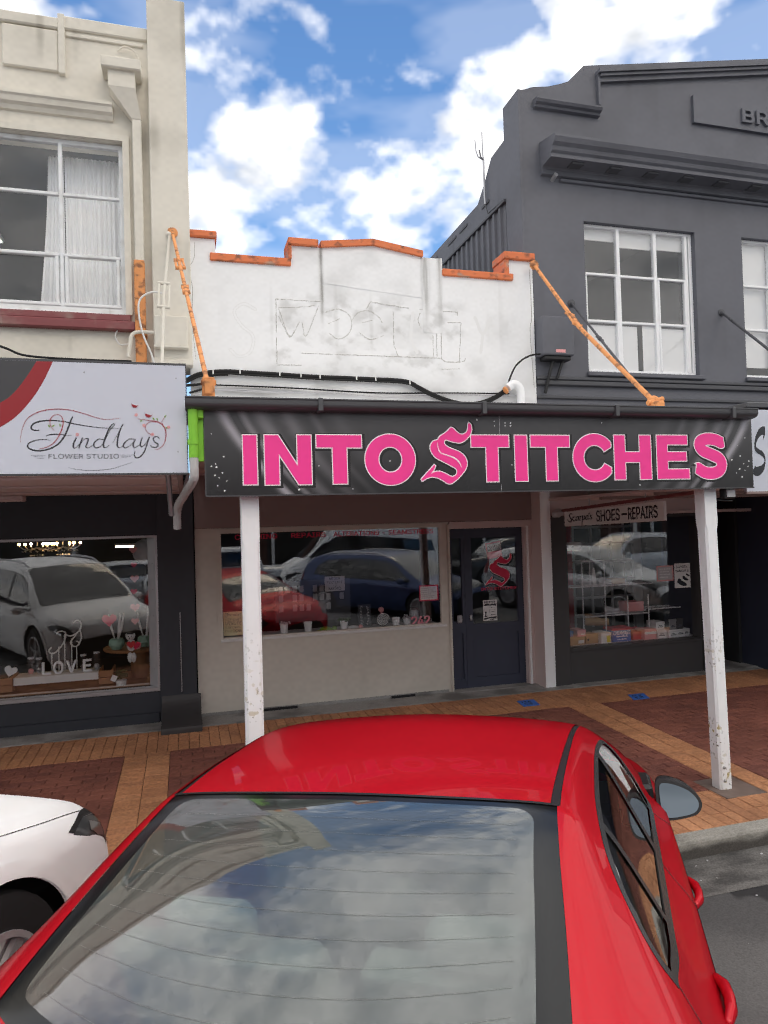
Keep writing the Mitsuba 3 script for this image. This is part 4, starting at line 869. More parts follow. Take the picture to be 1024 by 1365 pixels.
# ------------------------------------------------------------------ cables and pipe on the white wall
yc = YF - .035
cab = [(.05, yc, 3.66), (.20, yc, 3.735), (.45, yc, 3.772), (.75, yc, 3.765), (1.1, yc, 3.755), (1.5, yc, 3.742), (2.1, yc, 3.735), (2.55, yc, 3.722), (2.72, yc, 3.655), (2.9, yc, 3.57), (3.15, yc, 3.49), (3.38, yc, 3.465), (3.6, yc, 3.51), (3.78, yc, 3.60), (3.86, yc, 3.66)]
CB = thing('cable', 'thick black cable looping along the white wall above the gutter', 'cable')
add('line', tube(cab, .021, 10, 6), 'mat_rubber', CB, smooth=40)
add('second_line', cat_([tube([(a, b - .012, c - .030) for a, b, c in cab], .012, 8, 6), tube([(.05, yc, 3.60), (.25, yc - .01, 3.63), (.33, yc, 3.72), (.5, yc, 3.735)], .015, 8, 5), tube([(.08, yc, 3.52), (.3, yc, 3.60), (.34, yc, 3.70)], .012, 8, 5)]), 'mat_rubber', CB, smooth=40)
for x in (.33, .62, 1.06, 1.30, 1.52, 1.95, 2.18, 2.6): add('clip', bx(x, x + .016, yc - .026, YF - .001, float(np.interp(x, [q[0] for q in cab], [q[2] for q in cab])) - .026, float(np.interp(x, [q[0] for q in cab], [q[2] for q in cab])) + .030, .003), 'mat_offwhite', CB)
C2 = thing('cable', 'thin sagging wires low on the white wall behind the gutter', 'cable')
add('line', cat_([tube([(.15, yc, 3.60), (.9, yc, 3.62), (1.6, yc, 3.585), (2.4, yc, 3.56), (3.2, yc, 3.575), (4.0, yc, 3.58)], .009, 6, 6), tube([(.3, yc, 3.56), (1.0, yc, 3.545), (1.7, yc, 3.56), (2.3, yc, 3.52), (3.0, yc, 3.55)], .006, 6, 6), tube([(.12, yc, 3.50), (.5, yc, 3.57), (1.0, yc, 3.55)], .007, 6, 6)]), 'mat_papergrey', C2, smooth=40)
add('dark_line', tube([(.3, yc - .01, 3.615), (1.2, yc - .01, 3.60), (2.2, yc - .01, 3.57), (3.1, yc - .01, 3.59), (3.9, yc - .01, 3.60)], .008, 6, 6), 'mat_rubber', C2, smooth=40)
C3 = thing('cable', 'black cable arching from the meter box to the white pipe', 'cable')
add('line', tube([(3.86, yc, 3.60), (3.90, yc - .04, 3.78), (3.99, yc - .06, 3.95), (4.15, yc - .08, 4.06), (4.34, yg - .12, 4.10)], .011, 8, 8), 'mat_rubber', C3, smooth=40)
C4 = thing('cable', 'black cable hanging over the florist sign from the left', 'cable')
add('line', tube([(-2.6, YF - .1, 4.22), (-1.9, YF - .1, 3.99), (-1.70, YF - .1, 3.92), (-1.5, YF - .1, 3.85), (-1.0, YF - .1, 3.83), (-.5, YF - .1, 3.83)], .012, 8, 8), 'mat_rubber', C4, smooth=40)
C5 = thing('cable', 'thin white flex looping round the rusty pipe above the florist sign', 'cable')
add('line', cat_([tube([(-.15, YF - .17, 4.55), (-.28, YF - .2, 4.55), (-.40, YF - .2, 4.46), (-.41, YF - .2, 4.28), (-.37, YF - .2, 4.08), (-.30, YF - .2, 3.9), (-.26, YF - .2, 3.75)], .010, 8, 6), tube([(-.56, YF - .06, 4.32), (-.60, YF - .06, 4.22), (-.66, YF - .05, 4.12), (-.62, YF - .05, 4.02), (-.52, YF - .05, 4.03)], .007, 6, 6)]), 'mat_offwhite', C5, smooth=40)
PP = thing('vent_pipe', 'short white pipe bend with orange mouth on the white wall', 'pipe')
add('bend', tube([(3.86, YF - .10, 3.66), (3.93, YF - .10, 3.71), (4.00, YF - .10, 3.68), (4.03, YF - .10, 3.60), (4.03, YF - .10, 3.35)], .05, 14, 5), 'mat_white', PP, smooth=40)
add('mouth', rot_to(lathe([(0, 0), (.045, 0), (.045, .02), (0, .02)]), (0, 0, 1), (-1, 0, -.6)).apply_translation((3.835, YF - .10, 3.635)), 'mat_rust', PP)

# ------------------------------------------------------------------ hanging shoe repair sign (end on to the street)
HS = thing('hanging_sign', 'white hanging board reading SHOES - REPAIRS under the verandah', 'sign')
HX, HY0, HY1 = 4.37, 7.47, 5.66
def side_text(s, h, y, z, depth=.0015, bold=False, width=None, x=HX, tilt=0.0):
    m = meshkit.text_mesh(s, h, depth, bold); v = m.vertices.copy(); v[:, 0] -= v[:, 0].min()
    if width: v[:, 0] *= width / v[:, 0].max()
    m.vertices = np.stack([x - v[:, 2], y - v[:, 0], z + v[:, 1] + tilt * v[:, 0]], 1); return m
P = [(HY0, 1.938), (HY1, 1.978), (HY1, 2.165), (HY0, 2.107)]
m = trimesh.creation.extrude_polygon(Polygon(P), .03, engine='earcut'); v = m.vertices.copy(); m.vertices = np.stack([HX + v[:, 2], v[:, 0], v[:, 1]], 1); m.fix_normals()
add('board', m, 'mat_paper', HS)
add('top_rail', tube([(HX + .015, 7.62, 2.125), (HX + .015, 5.25, 2.225)], .018, 6), 'mat_maroon', HS)
add('hanger', cat_([tube([(HX + .015, y, 2.16), (HX + .015, y, 2.6)], .008, 6) for y in (6.95, 5.95)]), 'mat_steel', HS)
add('lettering', cat_([side_text('SHOES', .118, 6.80, 1.988, width=.44, bold=True, tilt=.022), side_text('REPAIRS', .118, 6.22, 2.0, width=.47, bold=True, tilt=.022)] + [bx(HX - .0015, HX + .001, 6.24, 6.33, 2.045, 2.066)]), 'mat_ink', HS)
scr = [taper(p, w) for p, w in [([(28, 4), (22, 0), (14, 6), (18, 16), (24, 24), (18, 32), (8, 28), (4, 22)], [3, 4, 5, 6, 6, 5, 4, 3]), ([(40, 14), (32, 14), (30, 24), (36, 30), (44, 24)], [3, 4, 4, 4, 3]), ([(54, 14), (47, 16), (46, 27), (54, 26), (57, 14), (56, 26), (62, 26)], [3, 4, 4, 3, 4, 4, 3]), ([(64, 12), (63, 28), (65, 16), (72, 13)], [4, 4, 3, 3]), ([(76, 12), (72, 44)], [4, 4]), ([(76, 15), (84, 13), (84, 24), (76, 26)], [3, 4, 4, 3]), ([(98, 13), (91, 16), (90, 26), (97, 25), (100, 13), (100, 26), (105, 25)], [3, 4, 4, 3, 4, 4, 3]), ([(106, 4), (104, 10)], [4, 3]), ([(118, 12), (111, 13), (113, 19), (117, 24), (110, 27)], [3, 4, 4, 4, 3])]]
sc = affinity.affine_transform(unary_union(scr), [.0046, 0, 0, -.0030, 0, 2.085])
mm = trimesh.util.concatenate([trimesh.creation.extrude_polygon(g, .0015, engine='earcut') for g in getattr(sc, 'geoms', [sc])]); v = mm.vertices.copy()
mm.vertices = np.stack([HX - v[:, 2], 7.42 - v[:, 0], v[:, 1] + .022 * v[:, 0]], 1)
add('script_lettering', mm, 'mat_ink', HS, label='small script reading Scarpas')
add('security_light', cat_([lathe([(0, 0), (.05, .01), (.06, .05), (.03, .09), (0, .1)], (4.36, 7.58, 2.06)), bx(4.30, 4.40, 7.6, 7.65, 2.05, 2.12, .01)]), 'mat_papergrey', None, smooth=40, label='small round grey lamp beside the end of the hanging shoe sign', cat='light')

# ------------------------------------------------------------------ things in the tailor's window
GY = YF + .008
LETT = thing('window_lettering', 'red capital lettering along the top of the tailor window glass', 'lettering')
for s, x, w in (('CLOTHING', .53, .47), ('REPAIRS', 1.155, .40), ('ALTERATIONS', 1.645, .545), ('-', 2.235, .022), ('SEAMSTRESS', 2.305, .56)):
    add('word', text_xz(s, .052, x, GY - .001, 1.905, .001, True, width=w), 'mat_redtext', LETT)
NT = thing('window_sign', 'cream framed sign about the last minute in the window corner behind the left post', 'sign')
add('board', bx(.385, .60, YF + .03, YF + .045, .845, 1.11, .003), 'mat_brd' if 'mat_brd' in scene else plain('mat_brd', (.74, .66, .42), .7, .2), NT)
rows = [('IF', .405, .050, 1.052, .05), ('IT WASN\'T', .462, .024, 1.06, .115), ('FOR THE LAST', .405, .026, 1.010, .17), ('MINUTE', .405, .040, .962, .175), ('NOTHING WOULD', .405, .022, .925, .17), ('EVER GET', .405, .022, .885, .08), ('DONE', .492, .032, .880, .088)]
add('lettering', cat_([text_xz(s, h, x, YF + .0295, z, .001, width=w) for s, x, h, z, w in rows]), 'mat_ink', NT)
NV = thing('window_sign', 'white card reading never too late to mend hung inside the tailor window', 'sign')
add('card', bx(1.575, 1.815, YF + .25, YF + .256, 1.255, 1.43), 'mat_papergrey', NV)
add('lettering', cat_([text_xz(s, h, 1.695, YF + .2495, z, .001, align='c', width=w) for s, h, z, w in (('NEVER', .028, 1.39, .13), ('TOO LATE', .028, 1.345, .19), ('TO', .02, 1.31, .04), ('MEND', .032, 1.27, .15))]), 'mat_ink', NV)
NR = thing('window_notice', 'white notice with red border low at the right of the tailor window', 'notice')
add('sheet', bx(2.665, 2.905, GY + .001, GY + .003, 1.10, 1.285), 'mat_paper', NR)
add('border', plate(R(2.665, 1.10, 2.905, 1.285).difference(R(2.678, 1.112, 2.892, 1.273)), GY - .0005, .001), 'mat_redtext', NR)
add('lines', cat_([bx(2.69, 2.69 + w, GY - .001, GY - .0004, z, z + .009) for z, w in ((1.245, .18), (1.222, .16), (1.199, .185), (1.176, .12), (1.153, .17), (1.13, .15))]), 'mat_papergrey', NR)
NUM = thing('house_number', 'pink numerals 242 standing on the tailor window ledge', 'number')
for i, (c, x) in enumerate((('2', 2.565), ('4', 2.645), ('2', 2.727))):
    add('digit', text_xz(c, .105, x, YF + .062, .812, .018, True, width=.078), 'mat_pinknum', NUM)
for i, (x, y, h, lab) in enumerate([(1.06, .10, .13, 'white cup with pale sprigs, first of the window ledge row'), (1.335, .10, .135, 'plain white cup left of the green toy turtle'), (1.76, .11, .125, 'white pot of grey green leaves in the middle of the ledge'), (2.395, .11, .115, 'plain white cup between the spiral toy and pink numerals'), (2.545, .14, .105, 'white cup half hidden behind the pink numerals')]):
    c = thing('cup', lab, 'cup', 'white cups on the tailor window ledge')
    add('body', lathe([(0, 0), (.036, 0), (.048, h), (.050, h), (.050, h - .008), (.044, h - .01), (.034, .01), (0, .01)], (x, YF + y, .80)), 'mat_white', c, smooth=40)
    if i in (0, 2, 4):
        r = np.random.default_rng(i + 50); lv = []
        for k in range(60 if i == 2 else 22):
            a, e, L = r.uniform(0, 6.28), r.uniform(.2, 1.4), r.uniform(.03, .075)
            p = np.array([x + L * math.cos(a) * math.cos(e) * 1.3, YF + y + L * math.sin(a) * math.cos(e), .80 + h + L * math.sin(e) * .6 - .015])
            lv.append(ball(.011, p, (1, 1, 1), 0))
        add('leaves' if i == 2 else 'sprigs', cat_(lv), 'mat_foliage' if i == 2 else 'mat_papergrey', c)
def turtle(x, y, z, s, body, shell, lab):
    t = thing('toy_turtle', lab, 'toy')
    add('shell', ball(.06 * s, (0, 0, 0), (1.15, .9, .62), 2).apply_translation((x, y, z + .02)), shell, t, smooth=True)
    add('head', ball(.026 * s, (x + .085 * s, y - .01, z + .035)), shell if body == 'mat_yellow' else body, t, smooth=True)
    add('base', cat_([ball(.03 * s, (x + dx * s, y + dy * s, z + .008), (1.5, 1, .35)) for dx, dy in ((-.08, -.03), (.06, -.05), (-.05, .04), (.09, .0))]), body, t, smooth=True)
turtle(1.545, YF + .10, .803, 1.15, 'mat_yellow', 'mat_leafgreen', 'green and yellow toy turtle on the tailor window ledge')
turtle(1.87, YF + .10, .803, 1.0, 'mat_pinksoft', 'mat_offwhite', 'cream and pink toy turtle on the tailor window ledge')
SPT = thing('spiral_toy', 'black and white spiral shell toy with pink head in the tailor window', 'toy')
spi = np.array([(2.265 + .078 * (1 - t / 26) * math.cos(t), YF + .21, .885 + .078 * (1 - t / 26) * math.sin(t)) for t in np.linspace(0, 24, 150)])
add('spiral', tube(spi, .006, 6), 'mat_offwhite', SPT, smooth=40); add('disc', rot_to(lathe([(0, 0), (.082, 0), (.082, .02), (0, .02)], n=28), (0, 0, 1), (0, -1, 0)).apply_translation((2.265, YF + .24, .885)), 'mat_black', SPT)
add('head', ball(.034, (2.245, YF + .22, 1.005)), 'mat_pinksoft', SPT, smooth=True); add('neck', tube([(2.245, YF + .22, .99), (2.25, YF + .22, .95)], .012, 8), 'mat_pinksoft', SPT)
JB = thing('display_card', 'dark card of small white patterns standing on the window ledge', 'card')
add('card', bx(1.965, 2.125, YF + .24, YF + .25, .81, 1.08, .002), 'mat_ink', JB)
r = np.random.default_rng(4); add('print', cat_([bx(a, a + r.uniform(.008, .03), YF + .2385, YF + .2398, z, z + .008) for z in np.arange(.83, 1.06, .018) for a in (r.uniform(1.98, 2.0), r.uniform(2.06, 2.085))]), 'mat_papergrey', JB)
TIN = thing('tin', 'pale round tin with dark lid standing behind the pink numerals', 'tin')
add('body', lathe([(0, 0), (.055, 0), (.058, .01), (.058, .15), (0, .15)], (2.685, YF + .30, .80)), 'mat_papergrey', TIN, smooth=40); add('lid', lathe([(0, .15), (.06, .15), (.06, .17), (.04, .19), (0, .19)], (2.685, YF + .30, .80)), 'mat_steel', TIN, smooth=40)
PK = thing('hanging_packets', 'pegboard of small clear packets hanging deep in the tailor window', 'display')
add('board', bx(1.05, 2.0, YF + .78, YF + .80, .85, 1.36), 'mat_greydark', PK)
r = np.random.default_rng(12)
for x in np.arange(1.12, 1.95, .085):
    for z in (1.30, 1.19, 1.07):
        if r.random() < .72:
            add('packet', bx(x - .027, x + .027, YF + .755, YF + .765, z - .085, z - .002, .002), 'mat_papergrey' if r.random() < .7 else 'mat_steel', PK)
# navy door: transfers and papers
yd2 = yd + .0195
CL = thing('door_sign', 'white and red closed sign hanging inside the navy door glass', 'sign')
add('card', Polygon and plate(affinity.rotate(R(3.598, 1.66, 3.782, 1.75), 8), yd + .030, .003), 'mat_paper', CL)
m = text_xz('CLOSED', .056, 3.602, yd + .0265, 1.672, .001, True, width=.172); m.apply_transform(trimesh.transformations.rotation_matrix(math.radians(-8), (0, 1, 0), (3.69, 0, 1.705)))
add('lettering', m, 'mat_ink', CL)
add('border', plate(affinity.rotate(R(3.585, 1.57, 3.79, 1.768), 8).difference(affinity.rotate(R(3.598, 1.655, 3.782, 1.755), 8)), yd + .0302, .0025), 'mat_redtext', CL)
TR = thing('door_transfer', 'pink curly S emblem with small lettering on the navy door glass', 'emblem')
AD = lambda A: [[.00064 * .82, 0, 3.503], [0, -.00050, 1.642]]
gd = aff(GLY_S, [[.00054, 0, 3.49], [0, -.00049, 1.668]])
add('shadow', plate(affinity.translate(gd.buffer(.010), .008, -.010), yd2 + .0002, .0006), 'mat_black', TR)
add('outline', plate(gd.buffer(.004), yd2 - .0006, .0006), 'mat_pinkline', TR); add('face', plate(gd.buffer(-.001), yd2 - .0014, .0006), 'mat_redtext', TR)
add('lettering', text_xz('INTO STITCHES', .034, 3.495, yd2, 1.175, .0008, True, width=.48), 'mat_redtext', TR)
PO = thing('door_poster', 'small white poster with black drawing low on the navy door glass', 'poster')
add('sheet', bx(3.515, 3.70, yd2 - .001, yd2 - .0004, .80, 1.055), 'mat_paper', PO)
add('print', plate(unary_union([R(3.525, .985, 3.69, 1.0), R(3.54, 1.0, 3.60, 1.012), R(3.62, .99, 3.69, 1.008), Point(3.548, .905).buffer(.012), R(3.541, .845, 3.556, .90), R(3.527, .85, 3.575, .862), Polygon([(3.525, .81), (3.60, .83), (3.69, .82), (3.69, .85), (3.60, .845), (3.56, .84), (3.525, .835)]), R(3.61, .865, 3.68, .875), R(3.60, .805, 3.66, .815)]), yd2 - .001, .0006), 'mat_ink', PO)
add('title', cat_([text_xz('THREADS', .026, 3.607, yd2 - .001, 1.02, .0006, True, align='c', width=.14)] if False else [bx(3.53 + i * .022, 3.545 + i * .022, yd2 - .0017, yd2 - .001, 1.02, 1.042) for i in range(7)] + [bx(3.54 + .02 * k, 3.54 + .02 * k + .012, yd2 - .0017, yd2 - .001, z, z + .006) for z in (.955, .93, .905) for k in range(3, 7)]), 'mat_inkgrey', PO)

# ------------------------------------------------------------------ things in the shoe shop window
RK = thing('display_rack', 'white wire display rack of shelves in the shoe shop window', 'rack')
ry = SY + .30
for x in (4.66, 4.915, 5.245, 5.58, 5.895): add('upright', tube([(x, ry, .44), (x, ry, 1.30 if x in (4.915, 5.245) else 1.0 if x > 5.3 else 1.28)], .008, 6), 'mat_white', RK)
for z, a, b in ((1.145, 4.60, 5.98), (.755, 4.94, 5.90), (1.475, 4.92, 5.25), (.80, 5.90, 6.40)):
    add('shelf', cat_([tube([(a, ry, z), (b, ry, z)], .007, 6), tube([(a, ry + .24, z), (b, ry + .24, z)], .006, 6)] + [tube([(x, ry, z), (x, ry + .24, z)], .004, 5) for x in np.arange(a + .05, b, .08)]), 'mat_white', RK)
for x in (4.915, 5.03, 5.245): add('upright', tube([(x, ry, 1.15), (x, ry, 1.475)], .007, 6), 'mat_white', RK)
def shoe(x, y, z, L, m, sole, lab, rot=0, h=1.0, boot=0):
    t = thing('shoe', lab, 'shoe', 'shoes on the white wire rack')
    us = np.linspace(0, 1, 12); secs = []
    for u in us:
        hh = (.050 + .045 * max(0, math.cos(u * 2.3)) ** 1.2 + boot * max(0, .42 - u) * .5) * h
        w = .036 * (1 - .25 * abs(u - .72) * 1.6) if u < .97 else .02
        secs.append([(L * (u - .5), w * math.cos(a) * (1 if math.sin(a) < .3 else .8), .012 + max(0, hh * (.5 + .5 * math.sin(a)))) for a in np.linspace(0, 2 * np.pi, 14, endpoint=False)])
    v = np.array(secs).reshape(-1, 3); f = []
    for i in range(11):
        for j in range(14):
            a, b = i * 14 + j, i * 14 + (j + 1) % 14; f += [(a, b, b + 14), (a, b + 14, a + 14)]
    for i in (0, 11): f += [(i * 14, i * 14 + j, i * 14 + j + 1) for j in range(1, 13)]
    up = trimesh.Trimesh(v, f, process=False); up.fix_normals()
    so = slab(affinity.scale(Point(0, 0).buffer(1, 16), L * .52, .040), 0, .014)
    M = trimesh.transformations.rotation_matrix(math.radians(rot), (0, 0, 1)); 
    for q in (up, so): q.apply_transform(M); q.apply_translation((x, y, z))
    add('upper', up, m, t, smooth=50); add('sole', so, sole, t)
shoe(5.04, ry + .12, 1.153, .20, 'mat_papergrey', 'mat_offwhite', 'grey slipper on the upper wire shelf beside the pale boot', 15)
shoe(5.16, ry + .12, 1.153, .17, 'mat_offwhite', 'mat_white', 'pale ankle boot on the upper wire shelf', 60, 1.0, .6)
shoe(5.34, ry + .10, 1.153, .24, 'mat_papergrey', 'mat_white', 'light trainer on the upper wire shelf behind the pale boot', 10)
shoe(5.42, ry + .12, .763, .24, 'mat_papergrey', 'mat_white', 'white trainer on the lower wire shelf', 12)
shoe(5.66, ry + .12, .50, .30, 'mat_redbox', 'mat_white', 'dark red canvas trainer with white sole', 10)
shoe(5.20, ry + .14, .62, .30, 'mat_kraft', 'mat_wood', 'brown leather shoe leaning low in the shoe window', -25, 1.5)
shoe(5.86, ry + .18, .76, .26, 'mat_papergrey', 'mat_offwhite', 'pale pump at the right end of the lower wire shelf', 5, .6)
shoe(5.42, ry + .10, .47, .26, 'mat_charcoal', 'mat_black', 'black shoe between the blue box and the wire rack', 35, 1.3)
sbx = [(4.565, 4.675, .425, .53, 'mat_kraft', 'plain brown carton at the left end of the shoe window'), (4.69, 4.865, .425, .535, 'mat_kraft', 'brown carton with a white label beside the plain carton'), (4.90, 5.075, .425, .545, 'mat_kraft', 'third brown carton with a dark stamp in the shoe window'),
       (5.082, 5.225, .425, .56, 'mat_paper', 'white box with yellow panel in the shoe window'), (5.265, 5.54, .425, .60, 'mat_bluebox', 'blue and red box lettered CHEVROLET in the shoe window'), (5.59, 5.72, .425, .53, 'mat_redbox', 'small red box beside the blue lettered box'),
       (5.725, 5.905, .425, .56, 'mat_pinksoft', 'pink and white box in the shoe window'), (5.94, 6.085, .425, .53, 'mat_paper', 'white shoe box at the bottom of the two box stack'), (5.95, 6.08, .531, .635, 'mat_paper', 'white shoe box on top of the two box stack'), (6.10, 6.235, .425, .525, 'mat_paper', 'white shoe box right of the stack'),
       (6.24, 6.37, .425, .52, 'mat_paper', 'second white shoe box right of the stack'), (6.375, 6.47, .425, .52, 'mat_paper', 'white shoe box at the right end of the shoe window'), (5.62, 5.875, .775, .90, 'mat_pinksoft', 'orange and pink box with a clear lid on the lower wire shelf'), (5.40, 5.60, 1.153, 1.22, 'mat_kraft', 'flat brown box on the upper wire shelf'),
       (4.57, 4.72, .531, .60, 'mat_bluebox', 'blue packet lying on the brown cartons'), (4.74, 4.86, .536, .62, 'mat_pinksoft', 'pink packet lying on the labelled brown carton'), (6.14, 6.24, .526, .66, 'mat_steel', 'small silver picture frame on the white shoe boxes'), (6.27, 6.37, .521, .66, 'mat_charcoal', 'small dark picture frame on the white shoe boxes')]
for i, (a, b, z0, z1, m, lab) in enumerate(sbx):
    y0 = SY + .17 + (.20 if z0 > .7 else .03 * ((i * 7) % 3)); y1 = y0 + (.20 if 'frame' not in lab else .02)
    t = thing('shoe_box' if 'frame' not in lab else 'picture_frame', lab, 'box' if 'frame' not in lab else 'frame', 'boxes and frames in the shoe shop window')
    add('body', bx(a, b, y0, y1, z0, z1 - .02, .002), m, t); add('lid', bx(a - .003, b + .003, y0 - .003, y1 + .003, z1 - .032, z1, .002), m if i != 4 else 'mat_redbox', t)
    w = b - a
    if 'CHEVROLET' in lab:
        add('label', bx(a + .01, b - .01, y0 - .0022, y0 - .0006, .475, .562), 'mat_bluebox', t)
        add('lettering', cat_([text_xz('CHEVROLET', .045, a + .015, y0 - .0025, .515, .001, True, width=w - .03), bx(a + .05, b - .05, y0 - .0035, y0 - .002, .485, .497), bx(a + .07, b - .07, y0 - .0035, y0 - .002, .45, .46)]), 'mat_white', t)
    elif 'yellow' in lab: add('label', bx(a + w * .55, b - .01, y0 - .002, y0 - .0006, z0 + .01, z1 - .04), 'mat_yellow', t)
    elif 'label' in lab: add('label', bx(a + w * .45, b - .015, y0 - .002, y0 - .0006, z0 + .02, z1 - .05), 'mat_paper', t)
    elif 'pink and white' in lab: add('label', bx(a + .002, b - .002, y0 - .002, y0 - .0006, z0 + .07, z1 - .033), 'mat_paper', t)
    elif 'white shoe box' in lab: add('label', cat_([bx(a + w * .2, a + w * .8, y0 - .002, y0 - .0006, z0 + .03, z0 + .042), bx(a + w * .3, a + w * .7, y0 - .002, y0 - .0006, z0 + .05, z0 + .058)]), 'mat_inkgrey', t)
    elif 'stamp' in lab: add('label', plate(Point(a + .03, z0 + .05).buffer(.014), y0 - .0006, .001), 'mat_ink', t)
sg = SY + .0595
SP = thing('window_poster', 'white school sandals poster with three black shoes drawn on it', 'poster')
add('sheet', bx(6.13, 6.375, sg - .001, sg, 1.085, 1.405), 'mat_paper', SP)
add('lettering', cat_([text_xz('SCHOOL', .030, 6.155, sg - .0012, 1.345, .0008, True, width=.18), text_xz('SANDALS', .030, 6.148, sg - .0012, 1.292, .0008, True, width=.20)]), 'mat_ink', SP)
sh = lambda x, z, s: affinity.rotate(unary_union([affinity.scale(Point(x, z).buffer(1, 12), .060 * s, .022 * s), affinity.scale(Point(x - .035 * s, z + .015 * s).buffer(1, 12), .022 * s, .022 * s)]), -22, origin=(x, z))
add('drawing', plate(unary_union([sh(6.24, 1.145, 1.3), sh(6.295, 1.20, .8), sh(6.335, 1.245, .5)]), sg - .0012, .0008), 'mat_ink', SP)
SN = thing('window_notice', 'pale framed notice left of the school sandals poster', 'notice')
add('sheet', bx(5.86, 6.115, sg - .001, sg, 1.185, 1.385), 'mat_papergrey', SN)
add('border', plate(R(5.86, 1.185, 6.115, 1.385).difference(R(5.875, 1.20, 6.10, 1.37)), sg - .0012, .0006), 'mat_pinksoft', SN)
add('lines', cat_([bx(5.90, 5.90 + w, sg - .0018, sg - .0012, z, z + .012) for z, w in ((1.335, .17), (1.30, .15), (1.265, .17), (1.23, .13))]), 'mat_paper', SN)
CS = thing('window_notice', 'small pale sign with two round marks at the upper left of the shoe window', 'notice')
add('sheet', bx(4.545, 4.80, sg + .05, sg + .052, 1.63, 1.735), 'mat_papergrey', CS); add('marks', plate(unary_union([Point(4.60, 1.685).buffer(.022), Point(4.68, 1.675).buffer(.018)]), sg + .0495, .001), 'mat_inkgrey', CS)

# ------------------------------------------------------------------ things in the florist window
fy = YF + .36
SH = thing('display_shelf', 'white plank resting on two wooden crates in the florist window', 'shelf')
add('plank', bx(-1.755, -.925, fy - .16, fy + .12, .455, .535, .004), 'mat_offwhite', SH)
CR = []
for a, b, lab in ((-2.1, -1.76, 'wooden crate under the left end of the white plank'), (-.925, -.775, 'wooden crate under the right end of the white plank')):
    c = thing('crate', lab, 'crate', 'wooden crates in the florist window')
    for z in (.40, .475): add('slat', bx(a, b, fy - .18, fy - .165, z, z + .068, .003), 'mat_wood', c)
    for xx in (a + .004, b - .022): add('corner_post', bx(xx, xx + .018, fy - .163, fy + .14, .395, .55, .002), 'mat_wood', c)
for c, x, w in (('L', -1.495, .088), ('O', -1.385, .10), ('V', -1.255, .10), ('E', -1.09, .085)):
    k = add('letter_block', None if False else text_xz(c, .125, x, fy - .06, .537, .03, True, width=w), 'mat_white', None, label=f'white standing letter {c} of the word LOVE on the white plank', cat='letter', group='white letters spelling LOVE')
def heart(cx, cz, s):
    t = np.linspace(0, 2 * np.pi, 40); return Polygon(np.stack([cx + s * .0625 * 16 * np.sin(t) ** 3, cz + s * .0625 * (13 * np.cos(t) - 5 * np.cos(2 * t) - 2 * np.cos(3 * t) - np.cos(4 * t))], 1))
add('heart_block', plate(affinity.rotate(heart(-1.80, .60, .062), -18), fy - .05, .03), 'mat_white', None, label='white wooden heart on the crate beside the word LOVE', cat='heart')
for (x, z, s, m), lab in zip([(-.545, 1.83, .042, 'mat_pinksoft'), (-.54, 1.67, .034, 'mat_redtext'), (-.535, 1.52, .045, 'mat_pinksoft'), (-.545, 1.38, .035, 'mat_redtext'), (-.535, 1.21, .05, 'mat_pinksoft'), (-.54, 1.06, .04, 'mat_pinksoft'), (-.54, .80, .05, 'mat_redtext'), (-.80, 1.09, .075, 'mat_redtext')],
    ['topmost pink paper heart in the florist window', 'dark red paper heart just under the topmost pink heart', 'pale pink heart third from the top of the string', 'small dark red heart in the middle of the string', 'large pale pink heart half way down the string', 'pink heart below the large pale one', 'red heart just above the white dog ornament', 'large dark red heart apart from the string']):
    add('paper_heart', plate(heart(x, z, s), YF + .13, .004), m, None, label=lab, cat='heart', group='paper hearts in the florist window')
ST = thing('wire_stand', 'curled cream wire trellis stand behind the LOVE letters', 'stand')
sc_ = lambda pts: [(x, fy + .06, z) for x, z in pts]
add('scroll', cat_([tube(sc_(p), .008, 6, 8) for p in [[(-1.42, .80), (-1.45, .76), (-1.41, .73), (-1.35, .77), (-1.29, .86), (-1.28, .95), (-1.34, .965), (-1.37, .94)], [(-1.29, .93), (-1.22, .91), (-1.14, .96), (-1.12, 1.04), (-1.16, 1.075), (-1.20, 1.05)], [(-1.17, .92), (-1.23, .84), (-1.19, .79), (-1.14, .82), (-1.17, .85)], [(-1.13, .96), (-1.12, .88), (-1.15, .80)]]]), 'mat_offwhite', ST, smooth=40)
add('rods', cat_([tube(sc_([(x, .54), (x, z)]), .006, 6) for x, z in ((-1.42, .74), (-1.35, .80), (-1.29, .92), (-1.22, .88), (-1.17, .80))]), 'mat_offwhite', ST)
for x, h, lab in ((-1.62, .16, 'clear glass jar with pink filling left of the LOVE letters'), (-1.54, .15, 'slim clear jar beside the letter L'), (-1.10, .15, 'slim bottle behind the letter E'), (-.965, .17, 'tall grey bottle at the right end of the plank')):
    t = thing('jar', lab, 'jar', 'jars on the florist plank')
    add('glass', lathe([(.0, 0), (.042 if h > .155 else .028, 0), (.042 if h > .155 else .028, h), (.036 if h > .155 else .024, h + .01)], (x, fy + .02, .537)), 'mat_glass', t, smooth=40)
    add('contents', ball(.028, (x, fy + .02, .567), (1, 1, 1.1)), 'mat_pinksoft' if 'pink' in lab else 'mat_papergrey', t, smooth=True); add('rim', lathe([(.024, h), (.032, h), (.032, h + .018), (.024, h + .018)], (x, fy + .02, .537)), 'mat_papergrey', t)
TB = thing('display_table', 'round wooden table on a trunk leg in the florist window', 'table')
add('top', lathe([(0, .0), (.36, 0), (.37, .015), (.36, .03), (0, .03)], (-.55, fy + .22, .70)), 'mat_wood', TB, smooth=40); add('leg', lathe([(0, .02), (.13, .02), (.10, .3), (.12, .70), (0, .70)], (-.52, fy + .26, 0)), 'mat_wood', TB, smooth=40)
